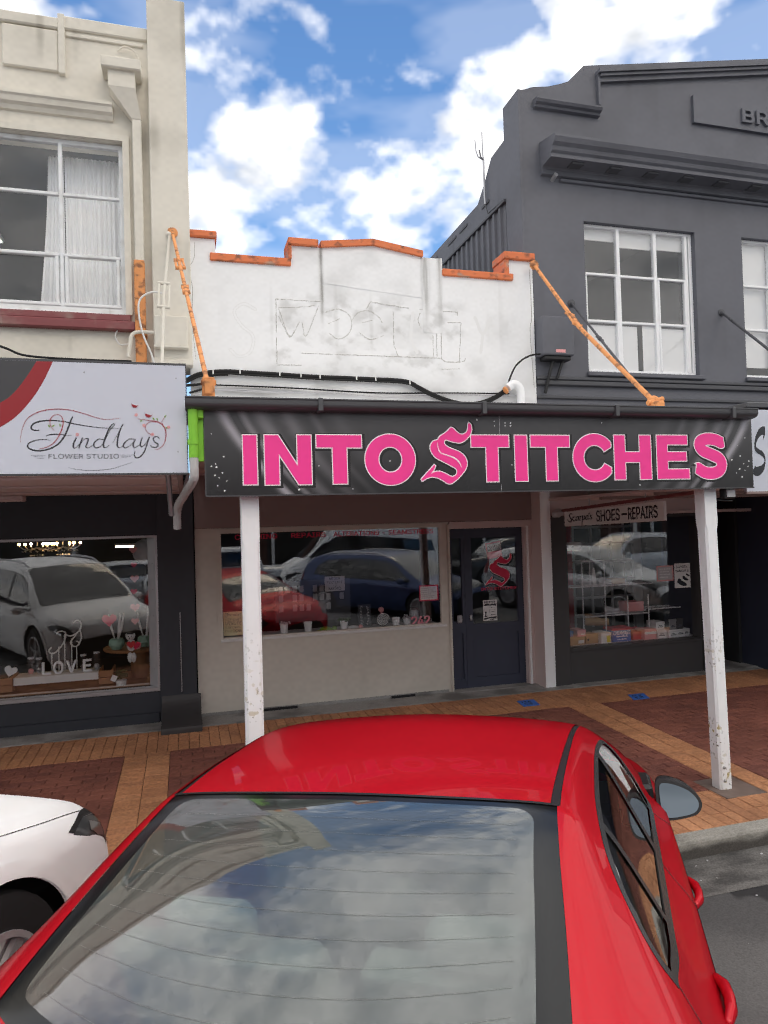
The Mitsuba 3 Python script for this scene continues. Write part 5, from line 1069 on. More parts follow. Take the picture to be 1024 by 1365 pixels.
for x, y, lab in ((-.755, fy + .05, 'mint green round bowl with tall ear shaped stems'), (-.46, fy + .12, 'mint green round bowl half hidden behind the white dog ornament')):
    t = thing('bowl', lab, 'bowl', 'mint green bowls on the florist table')
    add('body', lathe([(0, 0), (.05, 0), (.085, .05), (.08, .10), (.06, .12), (.05, .115), (.07, .06), (0, .02)], (x, y, .73)), 'mat_mint', t, smooth=40)
    add('stems', cat_([tube([(x + dx * .3, y, .83), (x + dx, y, 1.0), (x + dx * 1.3, y, 1.12)], [.006, .014, .004], 8) for dx in (-.06, .03, .06)]), 'mat_offwhite', t, smooth=40)
DG = thing('dog_ornament', 'white dog ornament holding a red heart, hanging in the florist window', 'ornament')
dx, dy = -.585, YF + .16
add('body', cat_([ball(.052, (dx, dy, .80), (.95, .8, 1.25)), ball(.038, (dx - .015, dy, .67), (.75, .7, 1.5)), ball(.036, (dx + .022, dy, .665), (.75, .7, 1.5))]), 'mat_offwhite', DG, smooth=True)
add('head', cat_([ball(.042, (dx - .01, dy, .89), (1.05, .9, .95)), ball(.02, (dx - .015, dy - .035, .88)), ball(.018, (dx - .048, dy, .905), (.6, .6, 1.4)), ball(.018, (dx + .03, dy, .905), (.6, .6, 1.4))]), 'mat_offwhite', DG, smooth=True)
add('eyes', cat_([ball(.006, (dx - .027, dy - .037, .90)), ball(.006, (dx + .004, dy - .038, .90)), ball(.007, (dx - .015, dy - .055, .885))]), 'mat_black', DG)
add('heart', plate(heart(dx, .815, .045), dy - .04, .02), 'mat_redbox', DG); add('cap', lathe([(0, .92), (.035, .925), (.03, .94), (0, .945)], (dx - .01, dy, 0)), 'mat_ink', DG); add('tail', tube([(dx + .05, dy, .76), (dx + .085, dy, .77), (dx + .09, dy, .82)], .01, 8, 4), 'mat_pinksoft', DG)
PT = thing('flower_pot', 'small white pot with a price tag near the florist window corner', 'pot')
add('body', lathe([(0, 0), (.05, 0), (.058, .055), (.05, .05), (0, .02)], (-.70, YF + .20, .375)), 'mat_offwhite', PT, smooth=40); add('tag', plate(affinity.rotate(R(-.795, .43, -.74, .495), -25), YF + .14, .002), 'mat_paper', PT)
add('plant', cat_([ball(.022, (-.70 + random.uniform(-.05, .05), YF + .20 + random.uniform(-.03, .03), .45 + random.uniform(0, .08)), (1.4, 1, .5), 0) for _ in range(30)]), 'mat_foliage', PT)
add('window_ledge', bx(-3.6, -.06, YF + .211, YF + 1.0, .33, .37, .003), 'mat_wood', LB)
BL = thing('balloon', 'pale translucent balloon at the upper right of the florist window', 'balloon')
add('skin', ball(.13, (-.44, YF + .40, 1.80), (1, 1, 1.1), 3), 'mat_papergrey', BL, smooth=True); add('knot', ball(.012, (-.44, YF + .40, 1.655)), 'mat_papergrey', BL)
for i, (x, lab) in enumerate(((-1.95, 'glowing beaded chandelier at the left of the florist ceiling'), (-1.62, 'smaller glowing chandelier right of the first one'))):
    t = thing('chandelier', lab, 'chandelier', 'chandeliers inside the florist')
    yy = YF + 2.6; zc = 1.875
    add('frame', cat_([tube([(x, yy, 2.6), (x, yy, zc)], .01, 6)] + [tube([(x, yy, zc - .02), (x + .13 * math.cos(a), yy + .13 * math.sin(a), zc - .05), (x + .22 * math.cos(a), yy + .22 * math.sin(a), zc)], .008, 6, 4) for a in np.arange(6) * 1.047]), 'mat_chrome', t)
    add('bulbs', cat_([ball(.020, (x + .22 * math.cos(a), yy + .22 * math.sin(a), zc + .03), n=1) for a in np.arange(6) * 1.047]), 'mat_warm', t, kind='stuff', emitter={'type': 'area', 'radiance': rgb((9, 4.6, 1.3))})
    add('beads', cat_([ball(.012, (x + r0 * math.cos(a), yy + r0 * math.sin(a), zc - .05 - .12 * (1 - r0 / .22)), n=0) for r0 in (.08, .18) for a in np.arange(14) * .449]), 'mat_chrome', t, kind='stuff')
t = thing('strip_light', 'warm strip light on the florist ceiling seen through the glass', 'light')
add('body', bx(-.90, -.48, YF + 2.0, YF + 2.06, 1.852, 1.88), 'mat_white', t)
add('tube', bx(-.89, -.49, YF + 2.01, YF + 2.05, 1.825, 1.851), 'mat_warm', t, emitter={'type': 'area', 'radiance': rgb((5, 3.8, 2.4))})

# ------------------------------------------------------------------ cars
def pch(y, t):
    """Monotone cubic through y[..., k] at k = 0, 1, 2 ..., sampled at t (one row of y per t)."""
    d = np.diff(y, axis=-1); n = y.shape[-1]
    a, b = d[..., :-1], d[..., 1:]
    with np.errstate(divide='ignore', invalid='ignore'): h = np.where(a * b > 0, 2 * a * b / (a + b), 0)
    m = np.concatenate([d[..., :1], np.nan_to_num(h), d[..., -1:]], -1)
    i = np.clip(np.floor(t).astype(int), 0, n - 2); u = np.clip(t - i, 0, 1)
    g = lambda z, k: np.take_along_axis(z, k[..., None], -1)[..., 0]
    y0, y1, m0, m1 = g(y, i), g(y, i + 1), g(m, i), g(m, i + 1)
    return y0 * (1 + 2 * u) * (1 - u) ** 2 + m0 * u * (1 - u) ** 2 + y1 * u * u * (3 - 2 * u) + m1 * u * u * (u - 1)

class Shell:
    """A car body as a surface over (b, s): b metres along the car, s from 0 (right sill) over the roof (8) to 16 (left sill)."""
    def __init__(self, table):
        from scipy.interpolate import PchipInterpolator
        table = sorted(table); self.b = np.array([t[0] for t in table]); P = np.array([t[1] for t in table])
        self.ip = PchipInterpolator(self.b, P.reshape(len(P), -1), axis=0); self.b0, self.b1 = self.b[0], self.b[-1]
    def S(self, b, s):
        b, s = np.asarray(b, float), np.asarray(s, float)
        C = self.ip(np.clip(b, self.b0, self.b1)).reshape(-1, 9, 2)
        A = np.concatenate([C[:, :, 0], -C[:, 7::-1, 0]], 1); Z = np.concatenate([C[:, :, 1], C[:, 7::-1, 1]], 1)
        return np.stack([pch(A, s), b, pch(Z, s)], 1)
    def N(self, b, s):
        e = 2e-3; b, s = np.asarray(b, float), np.asarray(s, float)
        db = self.S(np.minimum(b + e, self.b1), s) - self.S(np.maximum(b - e, self.b0), s); ds = self.S(b, np.minimum(s + e, 16)) - self.S(b, np.maximum(s - e, 0))
        n = np.cross(db, ds); n /= np.linalg.norm(n, axis=1, keepdims=True) + 1e-12
        ref = self.S(b, s) - np.stack([0 * b, b, 0 * b + .6], 1)
        return np.where((n * ref).sum(1, keepdims=True) < 0, -n, n)
    def s_of(self, b, z):
        ss = np.linspace(0, 8, 161); P = self.S(np.full(161, b), ss)
        return float(np.interp(z, np.maximum.accumulate(P[:, 2] + np.arange(161) * 1e-7), ss)) if z > P[0, 2] else -.3
    def side(self, pts, mirror=False):
        q = [(b, self.s_of(b, z)) for b, z in pts]
        return Polygon([(b, 16 - s) for b, s in q] if mirror else q).buffer(0)
    def mesh(self, poly, db=.06, ds=.3, off=0.0):
        poly = poly.intersection(sbox(self.b0, 0, self.b1, 16)); prep = shapely.prepared.prep(poly)
        bs = np.arange(self.b0, self.b1 + db, db); ss = np.arange(0, 16 + ds / 2, ds); V, F, idx = [], [], {}
        def vid(b, s):
            k = (round(b, 5), round(s, 5))
            if k not in idx: idx[k] = len(V); V.append(k)
            return idx[k]
        for i in range(len(bs) - 1):
            for j in range(len(ss) - 1):
                c = sbox(bs[i], ss[j], bs[i + 1], min(ss[j + 1], 16))
                if prep.contains(c):
                    q = [vid(bs[i], ss[j]), vid(bs[i + 1], ss[j]), vid(bs[i + 1], ss[j + 1]), vid(bs[i], ss[j + 1])]; F += [(q[0], q[1], q[2]), (q[0], q[2], q[3])]
                elif prep.intersects(c):
                    g = poly.intersection(c)
                    for p in getattr(g, 'geoms', [g]):
                        if p.geom_type != 'Polygon' or p.area < 1e-7: continue
                        if len(p.interiors) == 0 and len(p.exterior.coords) <= 5:
                            ids = [vid(*xy) for xy in list(p.exterior.coords)[:-1]]; F += [(ids[0], ids[k], ids[k + 1]) for k in range(1, len(ids) - 1)]
                        else:
                            v2, f2 = trimesh.creation.triangulate_polygon(p, engine='earcut'); ids = [vid(*xy) for xy in v2]; F += [tuple(ids[k] for k in f) for f in f2]
        V = np.array(V); F = np.array(F); P, N = self.S(V[:, 0], V[:, 1]), self.N(V[:, 0], V[:, 1])
        cr = np.cross(P[F[:, 1]] - P[F[:, 0]], P[F[:, 2]] - P[F[:, 0]]); fl = (cr * N[F[:, 0]]).sum(1) < 0
        F[fl] = F[fl][:, ::-1]; keep = np.linalg.norm(cr, axis=1) > 1e-12
        return P + N * off, F[keep], N

class Car:
    def __init__(self, name, label, shell, M, group=None):
        self.key = thing(name, label, 'car', group); self.sh = shell; self.M = np.asarray(M, float)
    def region(self, name, poly, m, parent=None, off=0.0, label=None, db=.06, ds=.3):
        if poly.is_empty: return None
        V, F, N = self.sh.mesh(poly, db, ds, off)
        V = V @ self.M[:3, :3].T + self.M[:3, 3]; N = N @ self.M[:3, :3].T
        return add(name, (V, F), m, parent or self.key, normals=N, label=label)
    def solid(self, name, mesh, m, parent=None, smooth=False, label=None):
        mesh = mesh.copy(); mesh.apply_transform(self.M); return add(name, mesh, m, parent or self.key, smooth=smooth, label=label)
    def wheel(self, a, b, r, w=.20, steer=0):
        sgn = 1 if a > 0 else -1
        ty = lathe([(r * .62, -w / 2), (r * .9, -w / 2), (r * .985, -w * .40), (r, -w * .28), (r, w * .28), (r * .985, w * .40), (r * .9, w / 2), (r * .62, w / 2)], n=36)
        rim = [lathe([(0, .02), (.05, .025), (.06, .0), (r * .60, -.03), (r * .66, .03), (r * .66, .045), (r * .60, .05), (r * .58, .0), (.0, -.02)], n=36)]
        for k in range(5):
            q = hull([(.03, -.028, .02), (.03, .028, .02), (r * .62, -.022, .035), (r * .62, .022, .035), (.03, -.028, -.01), (.03, .028, -.01), (r * .62, -.022, .01), (r * .62, .022, .01)])
            q.apply_transform(trimesh.transformations.rotation_matrix(k * 1.2566, (0, 0, 1))); rim.append(q)
        R_ = trimesh.geometry.align_vectors((0, 0, 1), (sgn, 0, 0)); ms = []
        for q, dz in ((ty, 0), (cat_(rim), w * .32)):
            q = q.copy(); q.apply_translation((0, 0, dz)); q.apply_transform(R_); q.apply_translation((a, b, r)); ms.append(q)
        k = self.solid('wheel', ms[0], 'mat_rubber', smooth=35); self.solid('rim', ms[1], 'mat_alu', k)
    def cap(self, b, m, name, db=.0):
        s = np.linspace(0, 16, 49); P = self.sh.S(np.full(49, b), s); v = np.vstack([P, P.mean(0)]); f = [(i, i + 1, 49) for i in range(48)] + [(48, 0, 49)]
        t = trimesh.Trimesh(v, f, process=False); d = t.face_normals[:, 1].mean()
        if d * (1 if b > 0 else -1) < 0: t.invert()
        return self.solid(name, t, m)

def pose(x, y, z, hd, n=(0, 0, 1)):
    n = np.array(n, float); n /= np.linalg.norm(n); h = np.array([math.sin(hd), math.cos(hd), 0.0]); h -= n * (h @ n); h /= np.linalg.norm(h); r_ = np.cross(h, n)
    M = np.eye(4); M[:3, 0], M[:3, 1], M[:3, 2], M[:3, 3] = r_, h, n, (x, y, z); return M
def arch(sh, bc, zc, r):
    t = np.linspace(-.25, math.pi + .25, 30); q = [(bc + r * math.cos(a), sh.s_of(bc + r * math.cos(a), zc + r * math.sin(a))) for a in t]
    p = Polygon(q + [(bc - r, -.5), (bc + r, -.5)]).buffer(0); return p, affinity.transform(p, lambda x: x) if False else Polygon([(b, 16 - s) for b, s in p.exterior.coords]).buffer(0)
mir = lambda p: shapely.transform(p, lambda c: np.stack([c[:, 0], 16 - c[:, 1]], 1))
full = lambda sh: sbox(sh.b0, 0, sh.b1, 16)

# --- the red hatchback in front
RED = [
 (-1.13, [(.62, .34), (.70, .46), (.73, .68), (.73, .84), (.68, .93), (.62, .965), (.52, .985), (.26, 1.0), (0, 1.005)]),
 (-1.08, [(.70, .28), (.78, .45), (.80, .70), (.80, .86), (.745, .965), (.67, 1.01), (.56, 1.04), (.28, 1.06), (0, 1.065)]),
 (-0.85, [(0.78, 0.25), (0.86, 0.45), (0.875, 0.7), (0.875, 0.88), (0.825, 0.985), (0.735, 1.03), (0.59, 1.066), (0.295, 1.0953), (0, 1.105)]),
 (-0.64, [(0.8, 0.25), (0.885, 0.45), (0.895, 0.7), (0.895, 0.88), (0.838, 1.01), (0.735, 1.085), (0.588, 1.148), (0.294, 1.1787), (0, 1.189)]),
 (-0.5, [(0.8, 0.25), (0.885, 0.45), (0.898, 0.7), (0.9, 0.885), (0.832, 1.03), (0.727, 1.125), (0.582, 1.203), (0.291, 1.2323), (0, 1.242)]),
 (-0.35, [(0.8, 0.25), (0.885, 0.45), (0.9, 0.7), (0.905, 0.89), (0.825, 1.045), (0.715, 1.165), (0.573, 1.257), (0.2865, 1.284), (0, 1.293)]),
 (-0.2, [(0.8, 0.25), (0.885, 0.45), (0.902, 0.7), (0.907, 0.89), (0.813, 1.055), (0.697, 1.21), (0.562, 1.309), (0.281, 1.3311), (0, 1.3385)]),
 (-0.09, [(0.8, 0.25), (0.885, 0.45), (0.903, 0.7), (0.908, 0.89), (0.81, 1.053), (0.68, 1.243), (0.556, 1.343), (0.278, 1.3591), (0, 1.3645)]),
 (0.0, [(0.8, 0.25), (0.885, 0.45), (0.904, 0.7), (0.909, 0.89), (0.808, 1.05), (0.668, 1.268), (0.552, 1.364), (0.276, 1.3753), (0, 1.379)]),
 (.30, [(.80, .25), (.885, .45), (.905, .70), (.912, .885), (.812, 1.035), (.655, 1.298), (.562, 1.378), (.28, 1.404), (0, 1.412)]),
 (.60, [(.80, .25), (.885, .45), (.905, .70), (.914, .88), (.820, 1.018), (.655, 1.302), (.575, 1.374), (.285, 1.411), (0, 1.422)]),
 (.90, [(.80, .25), (.885, .45), (.905, .70), (.914, .875), (.828, .992), (.668, 1.285), (.588, 1.342), (.29, 1.376), (0, 1.387)]),
 (1.08, [(.80, .25), (.885, .45), (.905, .70), (.913, .87), (.834, .978), (.705, 1.222), (.60, 1.287), (.30, 1.325), (0, 1.336)]),
 (1.30, [(.80, .25), (.885, .45), (.905, .70), (.912, .862), (.842, .962), (.755, 1.12), (.635, 1.19), (.32, 1.235), (0, 1.248)]),
 (1.60, [(.80, .25), (.885, .45), (.905, .70), (.908, .845), (.846, .935), (.795, .975), (.69, 1.02), (.345, 1.06), (0, 1.072)]),
 (1.80, [(.80, .25), (.885, .45), (.905, .70), (.900, .83), (.842, .905), (.775, .935), (.66, .955), (.33, .98), (0, .988)]),
 (2.15, [(.78, .25), (.865, .45), (.885, .68), (.872, .78), (.81, .85), (.73, .885), (.60, .905), (.30, .925), (0, .93)]),
 (2.42, [(.70, .25), (.78, .42), (.80, .60), (.775, .69), (.715, .745), (.63, .78), (.51, .80), (.25, .82), (0, .825)]),
 (2.55, [(.58, .27), (.65, .38), (.66, .50), (.64, .58), (.59, .63), (.52, .665), (.42, .685), (.21, .70), (0, .705)]),
 (2.60, [(.46, .32), (.52, .40), (.53, .47), (.51, .52), (.47, .56), (.41, .585), (.33, .60), (.16, .61), (0, .615)])]
RM = pose(.466, 1.841, -.1135, math.radians(31.873), (-.0285, .0526, 1))
rs_ = Shell(RED); RC = Car('parked_car', 'red hatchback parked nose in to the kerb, its rear screen filling the lower photo', rs_, RM, 'parked cars')
dlo = Polygon(np.vstack([catmull([(-.275, 4.30), (-.10, 4.05), (.13, 3.97), (.50, 3.94), (1.04, 3.93)], 6), catmull([(1.14, 4.0), (1.12, 4.45), (1.02, 4.85), (.90, 5.02), (.63, 5.08), (.30, 5.10), (.05, 5.09), (-.10, 5.03), (-.20, 4.86), (-.262, 4.60), (-.275, 4.30)], 6)])).buffer(0)
def bar_(p, q, w): return LineString([p, q]).buffer(1, cap_style='flat') if False else Polygon([(p[0] - w, p[1]), (p[0] + w, p[1]), (q[0] + w, q[1]), (q[0] - w, q[1])])
inner = affinity.scale(dlo, .965, .80, origin=(.43, 4.58)).buffer(-.01)
pil = unary_union([bar_((.50, 3.6), (.74, 5.4), .030), bar_((.03, 3.6), (.11, 5.4), .020), bar_((1.02, 3.6), (1.06, 5.4), .010)])
panes = inner.difference(pil)
_t = np.linspace(5.985, 10.015, 25)
rg = Polygon([(0.0, 10.015), (0.0, 5.985)] + [(-.64 - .16 * (1 - ((q - 8) / 2.015) ** 2), q) for q in _t])
rg_in = sbox(-.62, 6.24, -.028, 9.76).buffer(-.04).buffer(.04)
# rounded inner corners in (b, s): scale s so that the corner is round on the glass
rg_in = affinity.scale(affinity.scale(Polygon([(-.03, 9.80), (-.03, 6.25)] + [(-.605 - .155 * (1 - ((q - 8) / 1.9) ** 2), q) for q in np.linspace(6.25, 9.80, 25)]), 1, .29, origin=(0, 8)).buffer(-.055).buffer(.055), 1, 1 / .29, origin=(0, 8))
ws = sbox(1.075, 5.9, 1.66, 10.1); ws_in = affinity.scale(affinity.scale(sbox(1.11, 6.1, 1.62, 9.9), 1, .3, origin=(0, 8)).buffer(-.05).buffer(.05), 1, 1 / .3, origin=(0, 8))
ditch = Polygon([(0.0, 5.93), (.3, 5.93), (.6, 5.93), (.95, 5.90), (1.075, 5.88), (1.075, 6.03), (.9, 6.04), (.5, 6.06), (0.0, 6.075)])
ar1, ar1m = arch(rs_, -.33, .31, .345); ar2, ar2m = arch(rs_, 1.80, .31, .345)
hl = Polygon([(2.05, 3.55), (2.40, 2.9), (2.50, 3.1), (2.52, 4.6), (2.40, 4.9), (2.15, 4.2)]); tl = Polygon([(-1.12, 2.9), (-.93, 3.0), (-.82, 3.6), (-.86, 4.2), (-1.0, 4.4), (-1.12, 5.2)])
cut = unary_union([dlo, mir(dlo), rg, ws, ditch, mir(ditch), ar1, ar1m, ar2, ar2m, hl, mir(hl), tl, mir(tl)])
RC.region('body', full(rs_).difference(cut), 'mat_red_paint', db=.05, ds=.25)
for k, mm_ in ((1, lambda p: p), (0, mir)):
    w = RC.region('window_frame', mm_(dlo.difference(panes)), 'mat_trim', off=.001, db=.05, ds=.2)
    for g in getattr(panes, 'geoms', [panes]):
        if g.area > .004: RC.region('side_window', mm_(g), 'mat_glass_tint', w, off=-.003, db=.05, ds=.2)
    RC.region('roof_strip', mm_(ditch), 'mat_trim', off=-.004, db=.05, ds=.05, label='black strip along the roof edge')
    RC.region('headlight', mm_(hl), 'mat_lens', db=.04, ds=.2); RC.region('tail_light', mm_(tl), 'mat_tail', db=.04, ds=.2)
    sgn = 1 if k else -1
    for p in [[(-.262, 4.28), (-.36, 3.6), (-.44, 3.15)], [(.50, 3.96), (.44, 3.0), (.44, 1.2), (.47, .3)], [(1.05, 3.95), (1.12, 3.2), (1.14, 1.5), (1.12, .3)], [(-.05, .4), (-.02, 1.3), (-.14, 2.2), (-.36, 2.9), (-.44, 3.15)]]:
        c = catmull(p, 6); d = np.gradient(c, axis=0); nn = np.stack([-d[:, 1] / 8, d[:, 0] * 8], 1)
        poly = Polygon(np.vstack([c + [.0028, 0], (c - [.0028, 0])[::-1]])).buffer(.0004)
        RC.region('door_seam', mm_(poly), 'mat_black', off=.0012, db=.05, ds=.25)
    RC.region('crease', mm_(Polygon(np.vstack([catmull([(-.95, 2.60), (0, 2.55), (.9, 2.45), (1.5, 2.45)], 6), catmull([(1.5, 2.50), (.9, 2.55), (0, 2.68), (-.95, 2.70)], 6)]))), 'mat_red_paint', off=.004, db=.06, ds=.1)
    for hb, hz, lab in ((.64, .871, 'front'), (-.03, .938, 'rear')):
        s_ = rs_.s_of(hb, hz); P = rs_.S([hb - .085, hb - .045, hb, hb + .045, hb + .085], [s_] * 5); nrm = rs_.N([hb], [s_])[0] * [1, .2, .6]
        q = [P[0] + nrm * .001, P[1] + nrm * .016, P[2] + nrm * .020, P[3] + nrm * .017, P[4] + nrm * .002]
        h = cat_([hull(np.vstack([ball(r1, q[i], (1, 1, 1.35), 1).vertices, ball(r2, q[i + 1], (1, 1, 1.35), 1).vertices])) for i, r1, r2 in ((0, .010, .0135), (1, .0135, .0135), (2, .0135, .0135), (3, .0135, .010))])
        h.vertices[:, 0] *= sgn
        if sgn < 0: h.invert()
        RC.solid('door_handle', h, 'mat_red_paint', smooth=50)
RC.region('frit', rg.difference(rg_in), 'mat_frit', off=-.002, db=.04, ds=.2, label='black band round the rear screen')
RG = RC.region('rear_screen', rg_in, 'mat_glass_rear', off=-.002, db=.03, ds=.15, label='large tinted rear screen reflecting clouds and the shopfront')
hb = [LineString([(b - .10 * (1 - ((q - 8) / 1.6) ** 2) * (-b / .6), q) for q in np.linspace(6.4, 9.6, 13)]).buffer(.0004, cap_style='flat') for b in np.arange(-.62, -.06, .052)]
RC.region('heater_line', unary_union(hb), 'mat_heater', RG, off=-.0014, db=.08, ds=.2)
wsf = RC.region('windscreen_frame', ws.difference(ws_in), 'mat_frit', off=-.001, db=.05, ds=.25); RC.region('windscreen', ws_in, 'mat_glass_tint', off=-.001, db=.05, ds=.25)
RC.region('roof_edge_seal', Polygon([(-.004, 5.95), (.006, 5.95), (.006, 10.05), (-.004, 10.05)]), 'mat_trim', off=.0008, db=.05, ds=.2)
RC.cap(-1.13, 'mat_red_paint', 'tail_panel'); RC.cap(2.60, 'mat_trim', 'grille')
for a, b in ((.78, -.33), (-.78, -.33), (.78, 1.80), (-.78, 1.80)): RC.wheel(a, b, .31)
RC.solid('underbody', bx(-.74, .74, -.95, 2.35, .18, .52), 'mat_black')
RC.solid('cabin_floor', cat_([bx(-.76, .76, -.62, 1.55, .50, .56), bx(-.72, .72, 1.25, 1.62, .56, .92, .04), bx(-.62, .62, -.64, -.30, .86, .90, .02)]), 'mat_cabin')
for a in (-.36, .36):
    k = RC.solid('seat', cat_([hull(np.vstack([bx(a - .24, a + .24, .72, .84, .5, .62, .03).vertices, bx(a - .21, a + .21, .52, .62, 1.05, 1.10, .02).vertices])), bx(a - .24, a + .24, .72, 1.15, .50, .64, .03)]), 'mat_seat')
    RC.solid('headrest', bx(a - .125, a + .125, .50, .60, 1.12, 1.27, .03), 'mat_seat', k)
    k = RC.solid('rear_seat', hull(np.vstack([bx(a - .33, a + .33, .02, .16, .5, .62, .03).vertices, bx(a - .30, a + .30, -.20, -.08, .98, 1.03, .02).vertices])), 'mat_seat')
    RC.solid('headrest', bx(a - .13, a + .13, -.21, -.12, 1.02, 1.15, .03), 'mat_seat', k)
sw_ = trimesh.creation.torus(.18, .014, major_sections=32, minor_sections=8); sw_.apply_transform(trimesh.transformations.rotation_matrix(math.radians(65), (1, 0, 0))); sw_.apply_translation((.36, 1.12, .92))
RC.solid('steering_wheel', sw_, 'mat_trim', smooth=True)
# right hand mirror: outline of the glass in (a, z), housing tapering forward
for sgn in (1, -1):
    out = catmull([(.878, .862), (.873, .93), (.877, .998), (.905, 1.008), (.96, .995), (1.02, .965), (1.055, .925), (1.057, .893), (1.03, .866), (.96, .853), (.905, .851), (.878, .862)], 5)[:-1]
    cx, cz = .965, .93
    out = np.stack([.875 + (out[:, 0] - .875) * .93, .935 + (out[:, 1] - .93) * .94], 1)
    def lay(k, b, dx=0): return np.stack([cx + dx + (out[:, 0] - cx) * k, np.full(len(out), b) + (out[:, 0] - cx) * .25 * k, cz + (out[:, 1] - cz) * k], 1) + np.stack([0 * out[:, 0], (out[:, 1] - cz) * .30 * k, 0 * out[:, 0]], 1)
    hs_ = hull(np.vstack([lay(1.0, 1.33), lay(.99, 1.37), lay(.82, 1.43), lay(.45, 1.47)]))
    bz = hull(np.vstack([lay(1.03, 1.318), lay(1.035, 1.335)])); gl = hull(np.vstack([lay(.87, 1.3168), lay(.87, 1.3174)]))
    gv = trimesh.Trimesh(gl.vertices.copy(), gl.faces.copy(), process=False); gv.vertices[:, 1] = gl.vertices[:, 1] - .0035; gl = gv
    arm = cat_([hull(np.vstack([bx(.845, .90, 1.35, 1.41, .868, .905, .01).vertices, bx(.80, .83, 1.36, 1.46, .93, .97, .01).vertices + [0, 0, -.03]])), bx(.80, .86, 1.28, 1.47, .93, 1.0, .015)])
    for q in (hs_, bz, gl, arm):
        if sgn < 0: q.vertices[:, 0] *= -1; q.invert()
    mk = RC.solid('mirror', bz, 'mat_black', smooth=30, label='black rimmed door mirror'); RC.solid('mirror_cap', hs_, 'mat_trim', mk, smooth=40); RC.solid('mirror_glass', gl, 'mat_mirror', mk); RC.solid('mirror_arm', arm, 'mat_trim', mk, smooth=30)

# --- other cars: one builder over profile, belt and width
def gen_table(L, W, top, belt, tumble=.30, roofw=.10, base=.24, ends=(.82, .80), zmax=.80):
    bs = np.unique(np.round(np.concatenate([np.linspace(-L / 2, L / 2, 15), [t[0] for t in top], [-L / 2 + .05, -L / 2 + .2, L / 2 - .05, L / 2 - .18, L / 2 - .4]]), 3)); out = []
    tb, tz = zip(*top); bb, bz = zip(*belt)
    from scipy.interpolate import PchipInterpolator
    ft, fb = PchipInterpolator(tb, tz), PchipInterpolator(bb, bz)
    for b in bs:
        e = 1 - (1 - ends[0]) * max(0, (-b - L / 2 + .45) / .45) ** 2.2 - (1 - ends[1]) * max(0, (b - L / 2 + .75) / .75) ** 2.2
        w = W / 2 * e; zt = float(ft(b)); zb = min(float(fb(b)), zt - .04); sh = min(zmax, zb - .07); hc = zt - zb
        a4 = w * .955; cab = min(1, max(0, (hc - .06) / .25)); a5 = a4 - tumble * hc * .80 - .05 * (1 - cab); a6 = a5 - roofw * (.6 + .4 * cab)
        k5 = zb + hc * (.80 * cab + .5 * (1 - cab)); k6 = zb + hc * (.95 * cab + .80 * (1 - cab))
        out.append((float(b), [(w * .90, base), (w * .985, base + .18), (w, (base + .18 + sh) / 2), (w * .998, sh), (a4, zb), (a5, k5), (a6, k6), (a6 / 2, zb + hc * .988), (0, zt)]))
    return out
